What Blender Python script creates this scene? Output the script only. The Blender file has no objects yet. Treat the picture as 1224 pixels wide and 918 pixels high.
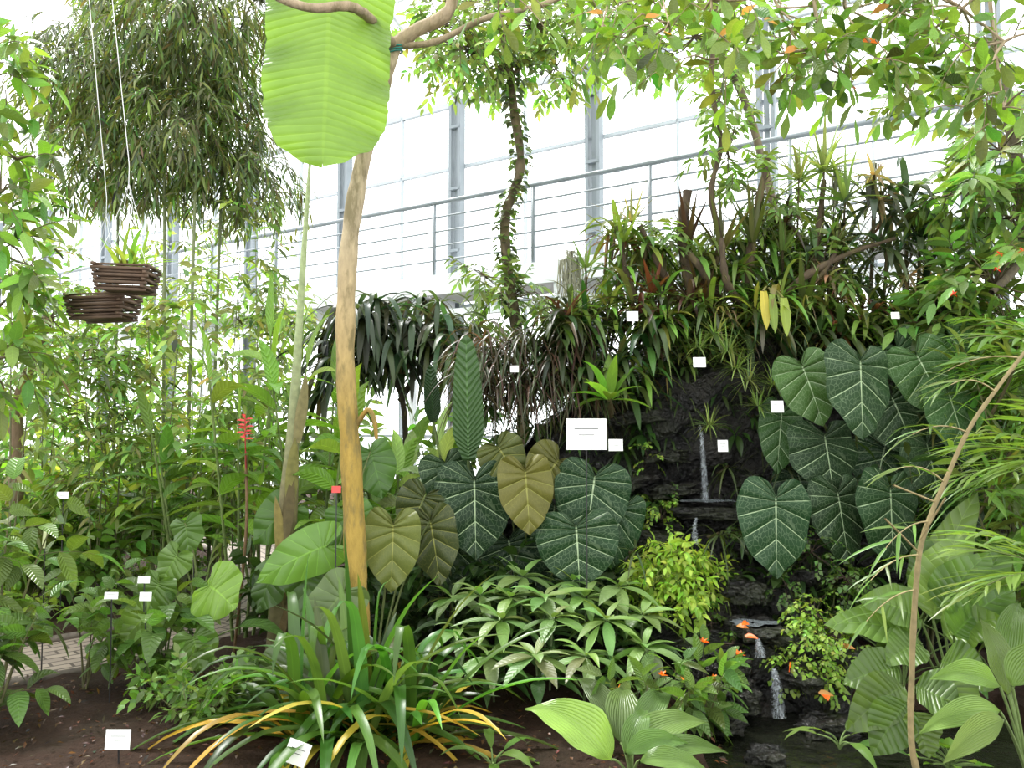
import bpy, math, numpy as np
from mathutils import Vector, noise
R=np.random.default_rng(7)
def seed(n):
    global R
    R=np.random.default_rng(n)
U=lambda a,b,n=None: R.uniform(a,b,n)
A3=lambda *a: np.array(a,float)
bpy.context.scene.view_settings.view_transform='Standard'
# ---------------- camera ----------------
TH=math.radians(3.0); F=960.0; CZ=1.6
def P(px,py,y):
    a=(px-612)/F; b=(459-py)/F
    d=A3(a, math.cos(TH)-b*math.sin(TH), math.sin(TH)+b*math.cos(TH))
    return A3(0,0,CZ)+d*(y/d[1])
cam=bpy.data.cameras.new('camera'); co=bpy.data.objects.new('camera',cam)
bpy.context.scene.collection.objects.link(co)
co.location=(0,0,CZ); co.rotation_euler=(math.pi/2+TH,0,0)
cam.sensor_width=36; cam.lens=F/1224*36; cam.clip_start=0.05; cam.clip_end=200
bpy.context.scene.camera=co
# ---------------- helpers ----------------
def nz(a):
    a=np.asarray(a,float); return a/(np.linalg.norm(a,axis=-1,keepdims=True)+1e-9)
def cr(pts,n):
    p=np.asarray(pts,float); 
    q=np.vstack([2*p[0]-p[1],p,2*p[-1]-p[-2]]); k=len(p)-1
    t=np.linspace(0,k-1e-6,n); i=t.astype(int); f=(t-i)[:,None]
    a,b,c,d=q[i],q[i+1],q[i+2],q[i+3]
    return .5*((2*b)+(-a+c)*f+(2*a-5*b+4*c-d)*f**2+(-a+3*b-3*c+d)*f**3)
class MB:
    def __init__(s): s.v=[];s.f=[];s.c=[];s.u=[];s.m=[];s.n=0
    def add(s,V,Fc,C,UV,mat=0):
        V=np.asarray(V,float).reshape(-1,3)
        s.v.append(V); s.f.append(np.asarray(Fc).reshape(-1,4)+s.n)
        C=np.broadcast_to(np.asarray(C,float),(len(V),3)); s.c.append(C)
        s.u.append(np.asarray(UV,float).reshape(-1,2)); s.m.append(np.full(len(s.f[-1]),mat)); s.n+=len(V)
    def mesh(s,name,mats,org,smooth=True):
        V=np.concatenate(s.v)-org; Fc=np.concatenate(s.f); C=np.concatenate(s.c); UV=np.concatenate(s.u)
        me=bpy.data.meshes.new(name); me.vertices.add(len(V)); me.vertices.foreach_set('co',V.ravel())
        L=Fc.ravel().astype(np.int32); me.loops.add(len(L)); me.loops.foreach_set('vertex_index',L)
        me.polygons.add(len(Fc)); me.polygons.foreach_set('loop_start',np.arange(0,len(L),4,dtype=np.int32))
        me.polygons.foreach_set('material_index',np.concatenate(s.m).astype(np.int32))
        me.update(calc_edges=True)
        me.polygons.foreach_set('use_smooth',np.full(len(Fc),smooth))
        uv=me.uv_layers.new(name='UVMap'); uv.data.foreach_set('uv',UV[L].ravel())
        at=me.attributes.new('Col','FLOAT_COLOR','POINT')
        at.data.foreach_set('color',np.hstack([np.clip(C,0,1),np.ones((len(C),1))]).ravel())
        for m in (mats if isinstance(mats,(list,tuple)) else [mats]): me.materials.append(m)
        return me
def single(name,mb,mats,label=None,cat=None,loc=None,kind=None,group=None,smooth=True,parent=None):
    org=np.zeros(3) if loc is None else np.asarray(loc,float)
    o=bpy.data.objects.new(name,mb.mesh(name,mats,org,smooth))
    bpy.context.scene.collection.objects.link(o)
    if parent is None: o.location=org
    else: o.parent=parent
    if label: o['label']=label
    if cat: o['category']=cat
    if kind: o['kind']=kind
    if group: o['group']=group
    return o
def thing(name,label,cat,loc,parts,group=None):
    e=bpy.data.objects.new(name,None); bpy.context.scene.collection.objects.link(e)
    e.location=loc; e.empty_display_size=.1; e['label']=label; e['category']=cat
    if group: e['group']=group
    for p in parts:
        if p[1].n==0: continue
        o=single(p[0],p[1],p[2],loc=loc,parent=e,label=p[3] if len(p)>3 else None)
    return e
# ---------------- leaf profiles ----------------
HEART=A3([0,0.0,0],[.14,-.14,0],[.44,-.25,0.01],[.80,-.20,.03],[1.0,.02,.07],[1.0,.29,.13],[.87,.56,.27],[.58,.79,.55],[.24,.94,.8],[0,1.04,1]).reshape(-1,3)
def prof(kind,S):
    s=np.linspace(0,1,S+1)
    if kind=='heart':
        q=cr(HEART,S+1); return np.abs(q[:,0]),q[:,1],np.clip(q[:,2],0,1)
    sl=np.clip(s-.17*np.sin(np.pi*s),0,1)
    if kind=='lance': return np.sin(np.pi*s**.8)+.01, s, sl
    if kind=='ovate': return np.sin(np.pi*s**.68)**.85+.01, s, sl
    if kind=='obov': return np.sin(np.pi*s**1.5)**.9+.02, s, sl
    if kind=='strap': return np.minimum(.6+s,1)*(1-s**3)**.8+.01, s, s
    if kind=='taper': return np.minimum(.55+s*2,1)*(1-s)**.7+.01, s, s
    if kind=='long': return np.minimum(.35+s*3,1)*np.sqrt(np.clip(1-s**3,0,1))*.97+.02, s, sl
    if kind=='banana': return np.clip(np.minimum(s*6,1),0,1)**.6*np.sqrt(np.clip(1-s**7,0,1))*(.95+.05*np.sin(s*9))*(1-.03*(np.sin(s*61)>.8))+.005, s+.012*np.sin(s*70)*s**6, np.clip(s-.05*np.sin(np.pi*s),0,1)
    return np.sin(np.pi*s), s, s
CM=A3(.98,.90,.72)
def leaves(mb,shape,Pp,D,N,L,W,droop=.5,fold=.2,col=(.1,.2,.03),cj=.18,S=4,A=1,ripple=0.,rn=6,cup=0.,mat=0):
    Pp=np.atleast_2d(Pp).astype(float); M=len(Pp)
    D=nz(np.broadcast_to(D,(M,3))); N=np.broadcast_to(N,(M,3))
    L=np.broadcast_to(L,(M,)).astype(float); W=np.broadcast_to(W,(M,)).astype(float); droop=np.broadcast_to(droop,(M,))
    side=nz(np.cross(D,N)); K=8; t=np.linspace(0,1,K+1)
    d=nz(D[:,None]+ (t[None,:]*droop[:,None])[...,None]*A3(0,0,-1))
    dm=(d[:,1:]+d[:,:-1])/2
    C=np.concatenate([np.zeros((M,1,3)),np.cumsum(dm,1)],1)*(L/K)[:,None,None]+Pp[:,None]
    Nn=nz(np.cross(side[:,None],d))
    ox,oy,m=prof(shape,S); u=np.linspace(-1,1,2*A+1)
    X=(ox[:,None]*u[None]).ravel(); Y=(m[:,None]+(oy-m)[:,None]*np.abs(u)[None]).ravel()
    s=np.repeat(np.linspace(0,1,S+1),2*A+1); uu=np.tile(u,S+1)
    yi=np.clip((Y*K).astype(int),0,K-1); f=(Y*K-yi)[None,:,None]
    pos=C[:,yi]*(1-f)+C[:,yi+1]*f; nn=Nn[:,yi]
    hw=(W/2)[:,None]
    ph=R.uniform(0,6.28,(M,1))
    z=hw*(fold*np.abs(X)[None]-cup*(uu**2)[None]*ox.repeat(2*A+1)[None]+ripple*np.sin(s[None]*rn*6.283+ph+np.sign(uu)[None]*1.1)*np.abs(uu)[None]**1.5)
    V=pos+side[:,None]*(hw*X[None])[...,None]+nn*z[...,None]
    nv=V.shape[1]; w=2*A+1
    i,j=np.meshgrid(np.arange(S),np.arange(2*A),indexing='ij'); b=(i*w+j).ravel()
    q=np.stack([b,b+1,b+w+1,b+w],1)
    Fc=(q[None]+(np.arange(M)*nv)[:,None,None])
    c=np.broadcast_to(np.asarray(col,float),(M,3))*CM*(1+R.normal(0,cj,(M,1)))*(1+R.normal(0,cj*.5,(M,3)))
    c=np.repeat(np.clip(c,.002,1),nv,0)
    UV=np.tile(np.stack([uu*.5+.5,s],1),(M,1))
    mb.add(V,Fc,c,UV,mat)
def tubes(mb,PP,rad,sides=5,col=(.1,.08,.04),cj=.08,mat=0):
    PP=np.asarray(PP,float)
    if PP.ndim==2: PP=PP[None]
    M,K=PP.shape[:2]; rad=np.broadcast_to(rad,(M,K))
    T=nz(np.gradient(PP,axis=1)); ref=A3(.31,.95,.11)
    a=nz(np.cross(T,ref)); b=np.cross(T,a)
    th=np.linspace(0,2*np.pi,sides,endpoint=False)
    V=PP[:,:,None]+rad[:,:,None,None]*(a[:,:,None]*np.cos(th)[None,None,:,None]+b[:,:,None]*np.sin(th)[None,None,:,None])
    i,j=np.meshgrid(np.arange(K-1),np.arange(sides),indexing='ij'); i=i.ravel(); j=j.ravel(); j2=(j+1)%sides
    q=np.stack([i*sides+j,i*sides+j2,(i+1)*sides+j2,(i+1)*sides+j],1)
    Fc=q[None]+(np.arange(M)*K*sides)[:,None,None]
    c=np.asarray(col,float)
    if c.ndim==2 and len(c)==K and K!=3: c=np.tile(np.repeat(c,sides,0),(M,1))
    else: c=np.repeat(np.broadcast_to(c,(M,3))*(1+R.normal(0,cj,(M,1))),K*sides,0)
    UV=np.stack([np.tile(th/6.283,M*K),np.tile(np.repeat(np.linspace(0,1,K),sides),M)],1)
    mb.add(V,Fc,c,UV,mat)
def bend(Pp,D,L,droop,K=6):
    M=len(Pp); t=np.linspace(0,1,K+1); D=nz(D)
    L=np.broadcast_to(L,(M,)); droop=np.broadcast_to(droop,(M,))
    d=nz(D[:,None]+(t[None]*droop[:,None])[...,None]*A3(0,0,-1)); dm=(d[:,1:]+d[:,:-1])/2
    C=np.concatenate([np.zeros((M,1,3)),np.cumsum(dm,1)],1)*(L/K)[:,None,None]+Pp[:,None]
    return C,d
def sprays(mbS,mbL,Pp,D,length,nl,L,W,shape='lance',tdroop=.6,ang=55,ldroop=.5,col=(.1,.2,.03),scol=(.1,.12,.04),sr=.004,opp=False,prf=False,t0=.15,S=3,A=1,jit=.3,fold=.2,cj=.2,spiral=False,mat=0):
    Pp=np.atleast_2d(Pp); M=len(Pp); D=np.broadcast_to(D,(M,3)); K=6
    C,d=bend(Pp,D,length,tdroop,K)
    if mbS is not None: tubes(mbS,C,np.linspace(sr,sr*.4,K+1)[None],4,scol)
    ts=np.linspace(t0,1,nl); 
    if opp: ts=np.repeat(ts,2)
    n=len(ts); i=np.clip((ts*K).astype(int),0,K-1); f=(ts*K-i)[None,:,None]
    pos=C[:,i]*(1-f)+C[:,i+1]*f; dd=nz(d[:,i])
    sv=nz(np.cross(dd,A3(0,0,1)+R.normal(0,.15,(M,1,3)))); upv=np.cross(sv,dd)
    if spiral:
        a=(np.arange(n)*2.4)[None,:,None]+R.uniform(0,6,(M,1,1)); out=sv*np.cos(a)+upv*np.sin(a)
    else:
        sg=np.where(np.arange(n)%2==0,1,-1)[None,:,None]; out=sv*sg
    an=math.radians(ang); 
    ld=dd*math.cos(an)+out*math.sin(an)+R.normal(0,jit*.6,(M,n,3))
    if not opp:
        ld[:,-1]=dd[:,-1]
    N=upv+R.normal(0,jit,(M,n,3))
    sc=(np.sin(np.pi*(.12+.8*ts))**.8 if prf else np.ones(n))[None]*R.uniform(.7,1.2,(M,n))
    leaves(mbL,shape,pos.reshape(-1,3),ld.reshape(-1,3),N.reshape(-1,3),(L*sc).ravel(),(W*np.sqrt(sc)).ravel(),ldroop,fold,col if np.ndim(col)==1 else np.repeat(col,n,0),cj,S,A,mat=mat)
def rosette(mb,c,n,L,W,el=(20,80),droop=1.,shape='strap',col=(.1,.2,.03),cj=.2,S=7,A=1,fold=.25,az=(0,360),r0=.02,ripple=0,jl=.25,mat=0,axis=None):
    k=np.arange(n); azs=np.radians(az[0]+((k*137.5)%360)/360*(az[1]-az[0]))+R.normal(0,.15,n)
    e=np.radians(el[0]+(el[1]-el[0])*((k+.5)/n))+R.normal(0,.08,n)
    rd=np.stack([np.cos(azs),np.sin(azs),0*azs],1)
    D=rd*np.cos(e)[:,None]+A3(0,0,1)*np.sin(e)[:,None]
    N=-rd*np.sin(e)[:,None]+A3(0,0,1)*np.cos(e)[:,None]+R.normal(0,.12,(n,3))
    if axis is not None:
        ax=nz(A3(*axis)); D=D+ax*.8
    leaves(mb,shape,np.asarray(c)+rd*r0,D,N,L*R.uniform(1-jl,1+jl*.6,n),W*R.uniform(.8,1.15,n),droop*R.uniform(.5,1.4,n),fold,col,cj,S,A,ripple,mat=mat)
def qb(p0,p1,p2,n=8):
    t=np.linspace(0,1,n)[:,None]; return (1-t)**2*np.asarray(p0)+2*t*(1-t)*np.asarray(p1)+t*t*np.asarray(p2)
# ---------------- materials ----------------
class G:
    def __init__(s,name):
        s.m=bpy.data.materials.new(name); s.m.use_nodes=True; s.t=s.m.node_tree; s.t.nodes.clear()
        s.out=s.t.nodes.new('ShaderNodeOutputMaterial')
    def n(s,ty,**k):
        x=s.t.nodes.new(ty)
        for a,b in k.items(): setattr(x,a,b)
        return x
    def l(s,a,b): s.t.links.new(a,b)
    def set(s,inp,v):
        if isinstance(v,bpy.types.NodeSocket): s.l(v,inp)
        elif isinstance(v,(tuple,list)): inp.default_value=(*v,1)[:4] if len(inp.default_value)==4 else v
        else: inp.default_value=v
    def ma(s,op,a,b=0.,c=None):
        x=s.n('ShaderNodeMath',operation=op); s.set(x.inputs[0],a); s.set(x.inputs[1],b)
        if c is not None: s.set(x.inputs[2],c)
        return x.outputs[0]
    def mr(s,v,a,b,c=0.,d=1.):
        x=s.n('ShaderNodeMapRange'); x.interpolation_type='SMOOTHSTEP'
        for i,q in enumerate((v,a,b,c,d)): s.set(x.inputs[i],q)
        return x.outputs[0]
    def mix(s,f,a,b,bt='MIX'):
        x=s.n('ShaderNodeMix',data_type='RGBA',blend_type=bt); s.set(x.inputs[0],f); s.set(x.inputs[6],a); s.set(x.inputs[7],b); return x.outputs[2]
    def noise(s,scale,detail=3,vec=None,rough=.5):
        x=s.n('ShaderNodeTexNoise'); x.inputs['Scale'].default_value=scale; x.inputs['Detail'].default_value=detail; x.inputs['Roughness'].default_value=rough
        if vec is None: vec=s.n('ShaderNodeTexCoord').outputs['Object']
        s.l(vec,x.inputs['Vector']); return x.outputs[0]
    def bsdf(s,col,rough=.5,spec=.5,metal=0,normal=None):
        x=s.n('ShaderNodeBsdfPrincipled'); s.set(x.inputs['Base Color'],col); s.set(x.inputs['Roughness'],rough); s.set(x.inputs['Specular IOR Level'],spec); s.set(x.inputs['Metallic'],metal)
        if normal: s.l(normal,x.inputs['Normal'])
        return x.outputs[0]
    def bump(s,h,st=.3,dist=.01):
        x=s.n('ShaderNodeBump'); x.inputs['Strength'].default_value=st; x.inputs['Distance'].default_value=dist; s.l(h,x.inputs['Height']); return x.outputs[0]
    def done(s,sh): s.l(sh,s.out.inputs[0]); return s.m
def leafmat(name,vein=(1.5,1.5,1.4),vs=.25,nv=9,wid=.10,rough=.38,trans=.35,mid=.05,add=False,spots=0,bs=.3,net=0,spec=.45,bd=.004,par=False):
    g=G(name); at=g.n('ShaderNodeAttribute',attribute_name='Col').outputs['Color']
    uv=g.n('ShaderNodeUVMap'); sp=g.n('ShaderNodeSeparateXYZ'); g.l(uv.outputs[0],sp.inputs[0])
    au=g.ma('MULTIPLY',g.ma('ABSOLUTE',g.ma('SUBTRACT',sp.outputs[0],.5)),2.)
    midm=g.mr(au,mid*.4,mid,1,0)
    fr=g.ma('MULTIPLY',g.ma('ABSOLUTE',g.ma('SUBTRACT',g.ma('FRACT',g.ma('MULTIPLY',au if par else sp.outputs[1],float(nv))),.5)),2.)
    sm=g.mr(fr,1-wid,1-wid*.3)
    sm=g.ma('MULTIPLY',sm,g.mr(au,.85,1.,1,.2))
    mask=g.ma('MAXIMUM',midm,sm)
    ns=g.noise(6,3); c=g.mix(1.,at,g.mix(ns,(.72,.75,.7),(1.3,1.25,1.2)),'MULTIPLY')
    if net:
        v=g.n('ShaderNodeTexVoronoi'); v.feature='DISTANCE_TO_EDGE'; mp=g.n('ShaderNodeMapping'); mp.inputs['Scale'].default_value=(14,net,1); g.l(uv.outputs[0],mp.inputs[0]); g.l(mp.outputs[0],v.inputs['Vector']); v.inputs['Scale'].default_value=1.
        nm=g.mr(v.outputs['Distance'],.0,.07,.20,0); mask=g.ma('MAXIMUM',mask,nm)
    if add: vc=g.mix(g.ma('MULTIPLY',mask,vs),c,vein)
    else: vc=g.mix(g.ma('MULTIPLY',mask,vs),c,g.mix(1.,c,vein,'MULTIPLY'))
    if spots:
        vc=g.mix(g.mr(g.noise(spots,2),.56,.62,0,.6),vc,(.30,.38,.16))
    h=g.ma('ADD',g.ma('MULTIPLY',g.ma('POWER',fr,2.),-1.),g.ma('MULTIPLY',ns,.3))
    b=g.bsdf(vc,rough,spec,0,g.bump(h,bs,bd))
    tr=g.n('ShaderNodeBsdfTranslucent'); g.l(g.mix(1.,vc,(1.7,1.7,.8),'MULTIPLY'),tr.inputs[0])
    mx=g.n('ShaderNodeMixShader'); mx.inputs[0].default_value=trans; g.l(b,mx.inputs[1]); g.l(tr.outputs[0],mx.inputs[2])
    return g.done(mx.outputs[0])
LEAF=leafmat('leaf_green',vs=.5)
SOFT=leafmat('leaf_soft_green',vs=.25,nv=12,rough=.42,trans=.22,mid=.04)
LILY=leafmat('leaf_parallel_veined',vs=.45,nv=7,wid=.35,par=True,rough=.3,trans=.3,bs=.6,bd=.006)
LEAFB=leafmat('leaf_broad_veined',vein=(1.8,1.8,1.6),vs=.5,nv=11,bs=.6,bd=.008,rough=.33)
STRAP=leafmat('leaf_strap',vs=.35,nv=1,wid=.001,mid=.12,rough=.35)
FINE=leafmat('leaf_fine',vs=0,nv=1,trans=.4)
ANTH=leafmat('leaf_white_veined',vein=(.36,.46,.27),vs=.9,nv=9,wid=.07,rough=.42,trans=.05,add=True,mid=.032,bs=1.,net=34,spec=.2,bd=.012)
ANTHY=leafmat('leaf_olive_veined',vein=(.30,.30,.08),vs=.65,nv=9,wid=.08,rough=.42,trans=.1,add=True,mid=.045,bs=1.,net=34,spec=.25,bd=.012)
BAN=leafmat('leaf_banana',vein=(1.5,1.4,1.2),vs=.3,nv=42,wid=.35,rough=.42,trans=.42,mid=.05,bs=.6,bd=.010)
CORR=leafmat('leaf_corrugated',vein=(2.2,2.2,2.),vs=.5,nv=20,wid=.2,rough=.4,trans=.08,mid=.09,bs=1.,bd=.01)
def stemmat(name,rough=.7,sc=30,bs=.5):
    g=G(name); at=g.n('ShaderNodeAttribute',attribute_name='Col').outputs['Color']
    ns=g.noise(sc,4); c=g.mix(1.,at,g.mix(ns,(.5,.5,.5),(1.4,1.35,1.3)),'MULTIPLY')
    return g.done(g.bsdf(c,rough,.3,0,g.bump(ns,bs,.01)))
STEM=stemmat('plant_stem'); 
def barkmat():
    g=G('smooth_bark'); at=g.n('ShaderNodeAttribute',attribute_name='Col').outputs['Color']
    tc=g.n('ShaderNodeTexCoord').outputs['Object']; mp=g.n('ShaderNodeMapping'); mp.inputs['Scale'].default_value=(1,1,.3); g.l(tc,mp.inputs[0])
    n1=g.noise(26,6,mp.outputs[0],.65); n2=g.noise(11,5,mp.outputs[0],.65)
    c=g.mix(1.,at,g.mix(n1,(.45,.45,.45),(1.5,1.45,1.4)),'MULTIPLY'); c=g.mix(g.mr(n2,.48,.64,0,.7),c,(.14,.115,.05))
    return g.done(g.bsdf(c,.8,.2,0,g.bump(n1,.7,.02)))
BARK=barkmat()
def flat(name,col,rough=.5,metal=0,sc=0,var=.2):
    g=G(name); c=col
    if sc: c=g.mix(g.noise(sc,3),tuple(x*(1-var) for x in col),tuple(min(1,x*(1+var)) for x in col))
    return g.done(g.bsdf(c,rough,.5,metal))
STEEL=flat('grey_painted_steel',(.22,.25,.27),.5,.1,3); MULL=flat('glare_paled_glazing_bar',(.42,.46,.49),.5,.1,3); LSTEEL=flat('pale_steel',(.7,.73,.75),.4,.1,3); CONC=flat('pale_painted_panel',(.82,.85,.87),.6,0,2,.06)  # glazing bar colour paled to soften them like surrounding glare
PLATE=flat('white_plastic_label',(.85,.86,.82),.4,0,20,.03); INK=flat('black_print',(.05,.05,.05),.6,0,5); REDP=flat('red_label',(.6,.04,.03),.4,0,10); STAKE=flat('dark_metal_stake',(.05,.05,.05),.4,.6,9); YELP=flat('pale_yellow_label',(.75,.78,.45),.4,0,10,.05)
WOODD=flat('dark_wood_slat',(.085,.05,.028),.7,0,12,.6); WIRE=flat('wire',(.7,.7,.68),.4,.3,3)
def glass():
    g=G('window_glass'); t=g.n('ShaderNodeBsdfTransparent'); t.inputs[0].default_value=(.98,.99,.99,1); gl=g.n('ShaderNodeBsdfGlossy'); gl.inputs[1].default_value=.1
    g.l(g.mix(g.noise(1.,2),(.7,.7,.7),(.9,.9,.9)),gl.inputs[0])
    m=g.n('ShaderNodeMixShader'); m.inputs[0].default_value=.05; g.l(t.outputs[0],m.inputs[1]); g.l(gl.outputs[0],m.inputs[2]); return g.done(m.outputs[0])
GLASS=glass()
def rockm():
    g=G('wet_dark_rock'); n1=g.noise(3,8,None,.65); n2=g.noise(1.3,4); n3=g.noise(22,4)
    c=g.mix(g.mr(n1,.35,.7),(.003,.003,.003),(.028,.025,.02)); c=g.mix(g.mr(n2,.5,.65,0,.6),c,(.016,.022,.006))
    h=g.ma('ADD',n1,g.ma('MULTIPLY',n3,.5)); return g.done(g.bsdf(c,.28,.45,0,g.bump(h,1.,.12)))
ROCK=rockm()
def soilm():
    g=G('dark_soil'); n1=g.noise(30,6,None,.7); n2=g.noise(2,3)
    c=g.mix(n1,(.010,.005,.003),(.085,.046,.028)); c=g.mix(g.mr(n2,.5,.7,0,.4),c,(.035,.03,.016))
    return g.done(g.bsdf(c,.9,.2,0,g.bump(n1,1.,.05)))
SOIL=soilm()
def pavem():
    g=G('path_pavers'); uv=g.n('ShaderNodeUVMap').outputs[0]; b=g.n('ShaderNodeTexBrick'); g.l(uv,b.inputs[0])
    b.inputs['Color1'].default_value=(.34,.28,.22,1); b.inputs['Color2'].default_value=(.26,.21,.17,1); b.inputs['Mortar'].default_value=(.09,.07,.055,1); b.inputs['Scale'].default_value=1.; b.inputs['Mortar Size'].default_value=.010
    b.inputs['Brick Width'].default_value=.2; b.inputs['Row Height'].default_value=.1
    c=g.mix(1.,b.outputs[0],g.mix(g.noise(8,4),(.7,.7,.7),(1.2,1.2,1.2)),'MULTIPLY'); return g.done(g.bsdf(c,.7,.4,0,g.bump(b.outputs[1],-.6,.01)))
PAVE=pavem()
def waterm():
    g=G('falling_water'); tc=g.n('ShaderNodeTexCoord').outputs['Object']; mp=g.n('ShaderNodeMapping'); mp.inputs['Scale'].default_value=(1,1,.12); g.l(tc,mp.inputs[0]); n=g.noise(150,3,mp.outputs[0]); t=g.n('ShaderNodeBsdfTransparent'); 
    uv=g.n('ShaderNodeUVMap'); sp=g.n('ShaderNodeSeparateXYZ'); g.l(uv.outputs[0],sp.inputs[0]); e=g.mr(g.ma('ABSOLUTE',g.ma('SUBTRACT',sp.outputs[0],.5)),.1,.5,1,0)
    b=g.bsdf((.6,.66,.7),.5,.3)
    m=g.n('ShaderNodeMixShader'); g.l(g.ma('MULTIPLY',g.mr(n,.4,.68,.08,.5),e),m.inputs[0]); g.l(t.outputs[0],m.inputs[1]); g.l(b,m.inputs[2]); return g.done(m.outputs[0])
WATER=waterm()
def poolm(nm,a,b_,r):
    g=G(nm); n=g.noise(14,3); return g.done(g.bsdf(g.mix(n,a,b_),r,.6,0,g.bump(n,.5,.03)))
POOL=poolm('pool_water',(.008,.009,.006),(.014,.015,.01),.08); FILM=poolm('wet_ledge_water_sky_tint',(.07,.08,.085),(.16,.18,.19),.15)  # ledge film base colour paled to stand in for reflected sky
# ---------------- boxes ----------------
def box(mb,c,ex,ey,ez,col=(1,1,1),mat=0):
    c=np.asarray(c,float); ex,ey,ez=map(lambda v:np.asarray(v,float),(ex,ey,ez))
    V=[c+a*ex+b*ey+d*ez for d in(-1,1) for b in(-1,1) for a in(-1,1)]
    Fc=[[0,2,3,1],[4,5,7,6],[0,1,5,4],[2,6,7,3],[0,4,6,2],[1,3,7,5]]
    mb.add(V,Fc,col,[[0,0],[1,0],[0,1],[1,1]]*2,mat)
# ---------------- setting: floor, path ----------------
def fnoise(x,y,s,o=0): return noise.noise(Vector((x*s,y*s,o)))
def gridmb(xs,ys,fz,col=(1,1,1),uvs=1.):
    mb=MB(); X,Y=np.meshgrid(xs,ys,indexing='ij'); Z=np.array([[fz(x,y) for y in ys] for x in xs])
    nx,ny=len(xs),len(ys); i,j=np.meshgrid(np.arange(nx-1),np.arange(ny-1),indexing='ij'); b=(i*ny+j).ravel()
    mb.add(np.stack([X,Y,Z],-1),np.stack([b,b+ny,b+ny+1,b+1],1),col,np.stack([X,Y],-1)*uvs); return mb
pathc=cr([(-9,3.4),(-5.5,4.2),(-3.7,5.1),(-2.75,5.9),(-2.2,7.0),(-2.6,9.2),(-4.2,11.5),(-7,14.5),(-10,17)],60)
def pdist(x,y): return np.min(np.hypot(pathc[:,0]-x,pathc[:,1]-y))
PWD=.46
def gz(x,y):
    if x>.9 and x<2.7 and 3.3<y<4.7: return -.22
    d=pdist(x,y); h=.06+.05*fnoise(x,y,1.1)+.03*fnoise(x,y,5,3)
    return -.03 if d<PWD+.04 else h
mb=gridmb(np.concatenate([np.arange(-12,-5,.5),np.arange(-5,5,.1),np.arange(5,9.1,.5)]),np.concatenate([np.arange(-2,3,.5),np.arange(3,8,.1),np.arange(8,20.1,.5)]),gz)
single('floor',mb,SOIL,'dark brown planting soil of the greenhouse beds','ground',kind='structure')
mb=MB(); T=nz(np.gradient(pathc,axis=0)); Nn=np.stack([-T[:,1],T[:,0]],1); cum=np.concatenate([[0],np.cumsum(np.hypot(*np.diff(pathc,axis=0).T))])
W=np.linspace(-PWD,PWD,5); V=[];UVv=[]
for k in range(60):
    for w in W: q=pathc[k]+Nn[k]*w; V.append((q[0],q[1],.03)); UVv.append((cum[k],w))
i,j=np.meshgrid(np.arange(59),np.arange(4),indexing='ij'); b=(i*5+j).ravel()
mb.add(V,np.stack([b,b+1,b+6,b+5],1),(1,1,1),UVv); single('paved_path',mb,PAVE,'curving path of small grey-beige brick pavers','path',kind='structure')
for sd in(-1,1):
    mb=MB(); c=pathc+Nn*(PWD+.03)*sd; Z=np.full((60,1),.04); tubes(mb,np.hstack([c,Z]),.035,4,(.14,.12,.10))
    single('path_kerb',mb,STEM,'low brown-grey edging along the brick path','kerb')
# ---------------- glazed wall + gallery ----------------
ud=A3(-1.575,1,0)/np.linalg.norm((1.575,1)); nd=A3(-ud[1],ud[0],0); nd=nd if nd[1]<0 else -nd
def W3(s,z,off=0.): return A3(0,11,0)+ud*s+nd*off+A3(0,0,z)
UP=A3(0,0,1)
cols=[.88+2.2*k for k in range(-4,8)]
HT=6.3
for k in range(len(cols)-1):
    s0,s1=cols[k],cols[k+1]; c=(s0+s1)/2; h=(s1-s0)/2
    e=bpy.data.objects.new('window_%d'%(k+1),None); bpy.context.scene.collection.objects.link(e); e.location=W3(c,0); e['kind']='structure'; e['label']='tall greenhouse window bay with grey steel glazing bars'; e['category']='window'
    fr=MB()
    for z,t in((.12,.12),(1.45,.02),(3.3,.04),(5.35,.02),(HT,.04)): box(fr,W3(c,z),ud*h,nd*.03,UP*t)
    box(fr,W3(c,HT/2),ud*.014,nd*.03,UP*HT/2)
    single('frame',fr,MULL,loc=W3(c,0),parent=e,smooth=False)
    gl=MB(); box(gl,W3(c,HT/2,-.01),ud*h,nd*.003,UP*HT/2); single('glass',gl,GLASS,loc=W3(c,0),parent=e,smooth=False)
for s in cols:
    mb=MB(); 
    for o in(-.08,.08): box(mb,W3(s+o,HT/2,.1),ud*.024,nd*.06,UP*HT/2)
    box(mb,W3(s,HT/2,.1),ud*.03,nd*.01,UP*HT/2)
    for z in np.arange(.5,HT,.9): box(mb,W3(s,z,.12),ud*.09,nd*.05,UP*.02)
    single('steel_column',mb,STEEL,'slim grey double steel column of the glazed wall','column',loc=W3(s,0),smooth=False,group='wall columns')
mb=MB(); box(mb,W3(3.5,3.42,.64),ud*12,nd*.46,UP*.08); box(mb,W3(3.5,3.05,1.05),ud*12,nd*.03,UP*.05)
box(mb,W3(3.5,3.42,1.12),ud*12,nd*.02,UP*.13)
for s in cols: box(mb,W3(s,3.25,.64),ud*.04,nd*.46,UP*.09); box(mb,W3(s,1.65,1.05),ud*.035,nd*.035,UP*1.65)
single('gallery_walkway',mb,CONC,'pale raised gallery walkway along the glazed wall','walkway',loc=W3(3.5,0),smooth=False)
mb=MB()
tubes(mb,[W3(-9,4.5,1.1),W3(3,4.5,1.1),W3(15,4.5,1.1)],.030,8,(1,1,1))
for z in(3.74,3.93,4.12,4.31): tubes(mb,[W3(-9,z,1.1),W3(3,z,1.1),W3(15,z,1.1)],.012,6)
for s in np.arange(-8.5,15,1.5): box(mb,W3(s,3.98,1.1),ud*.018,nd*.018,UP*.52)
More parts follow.
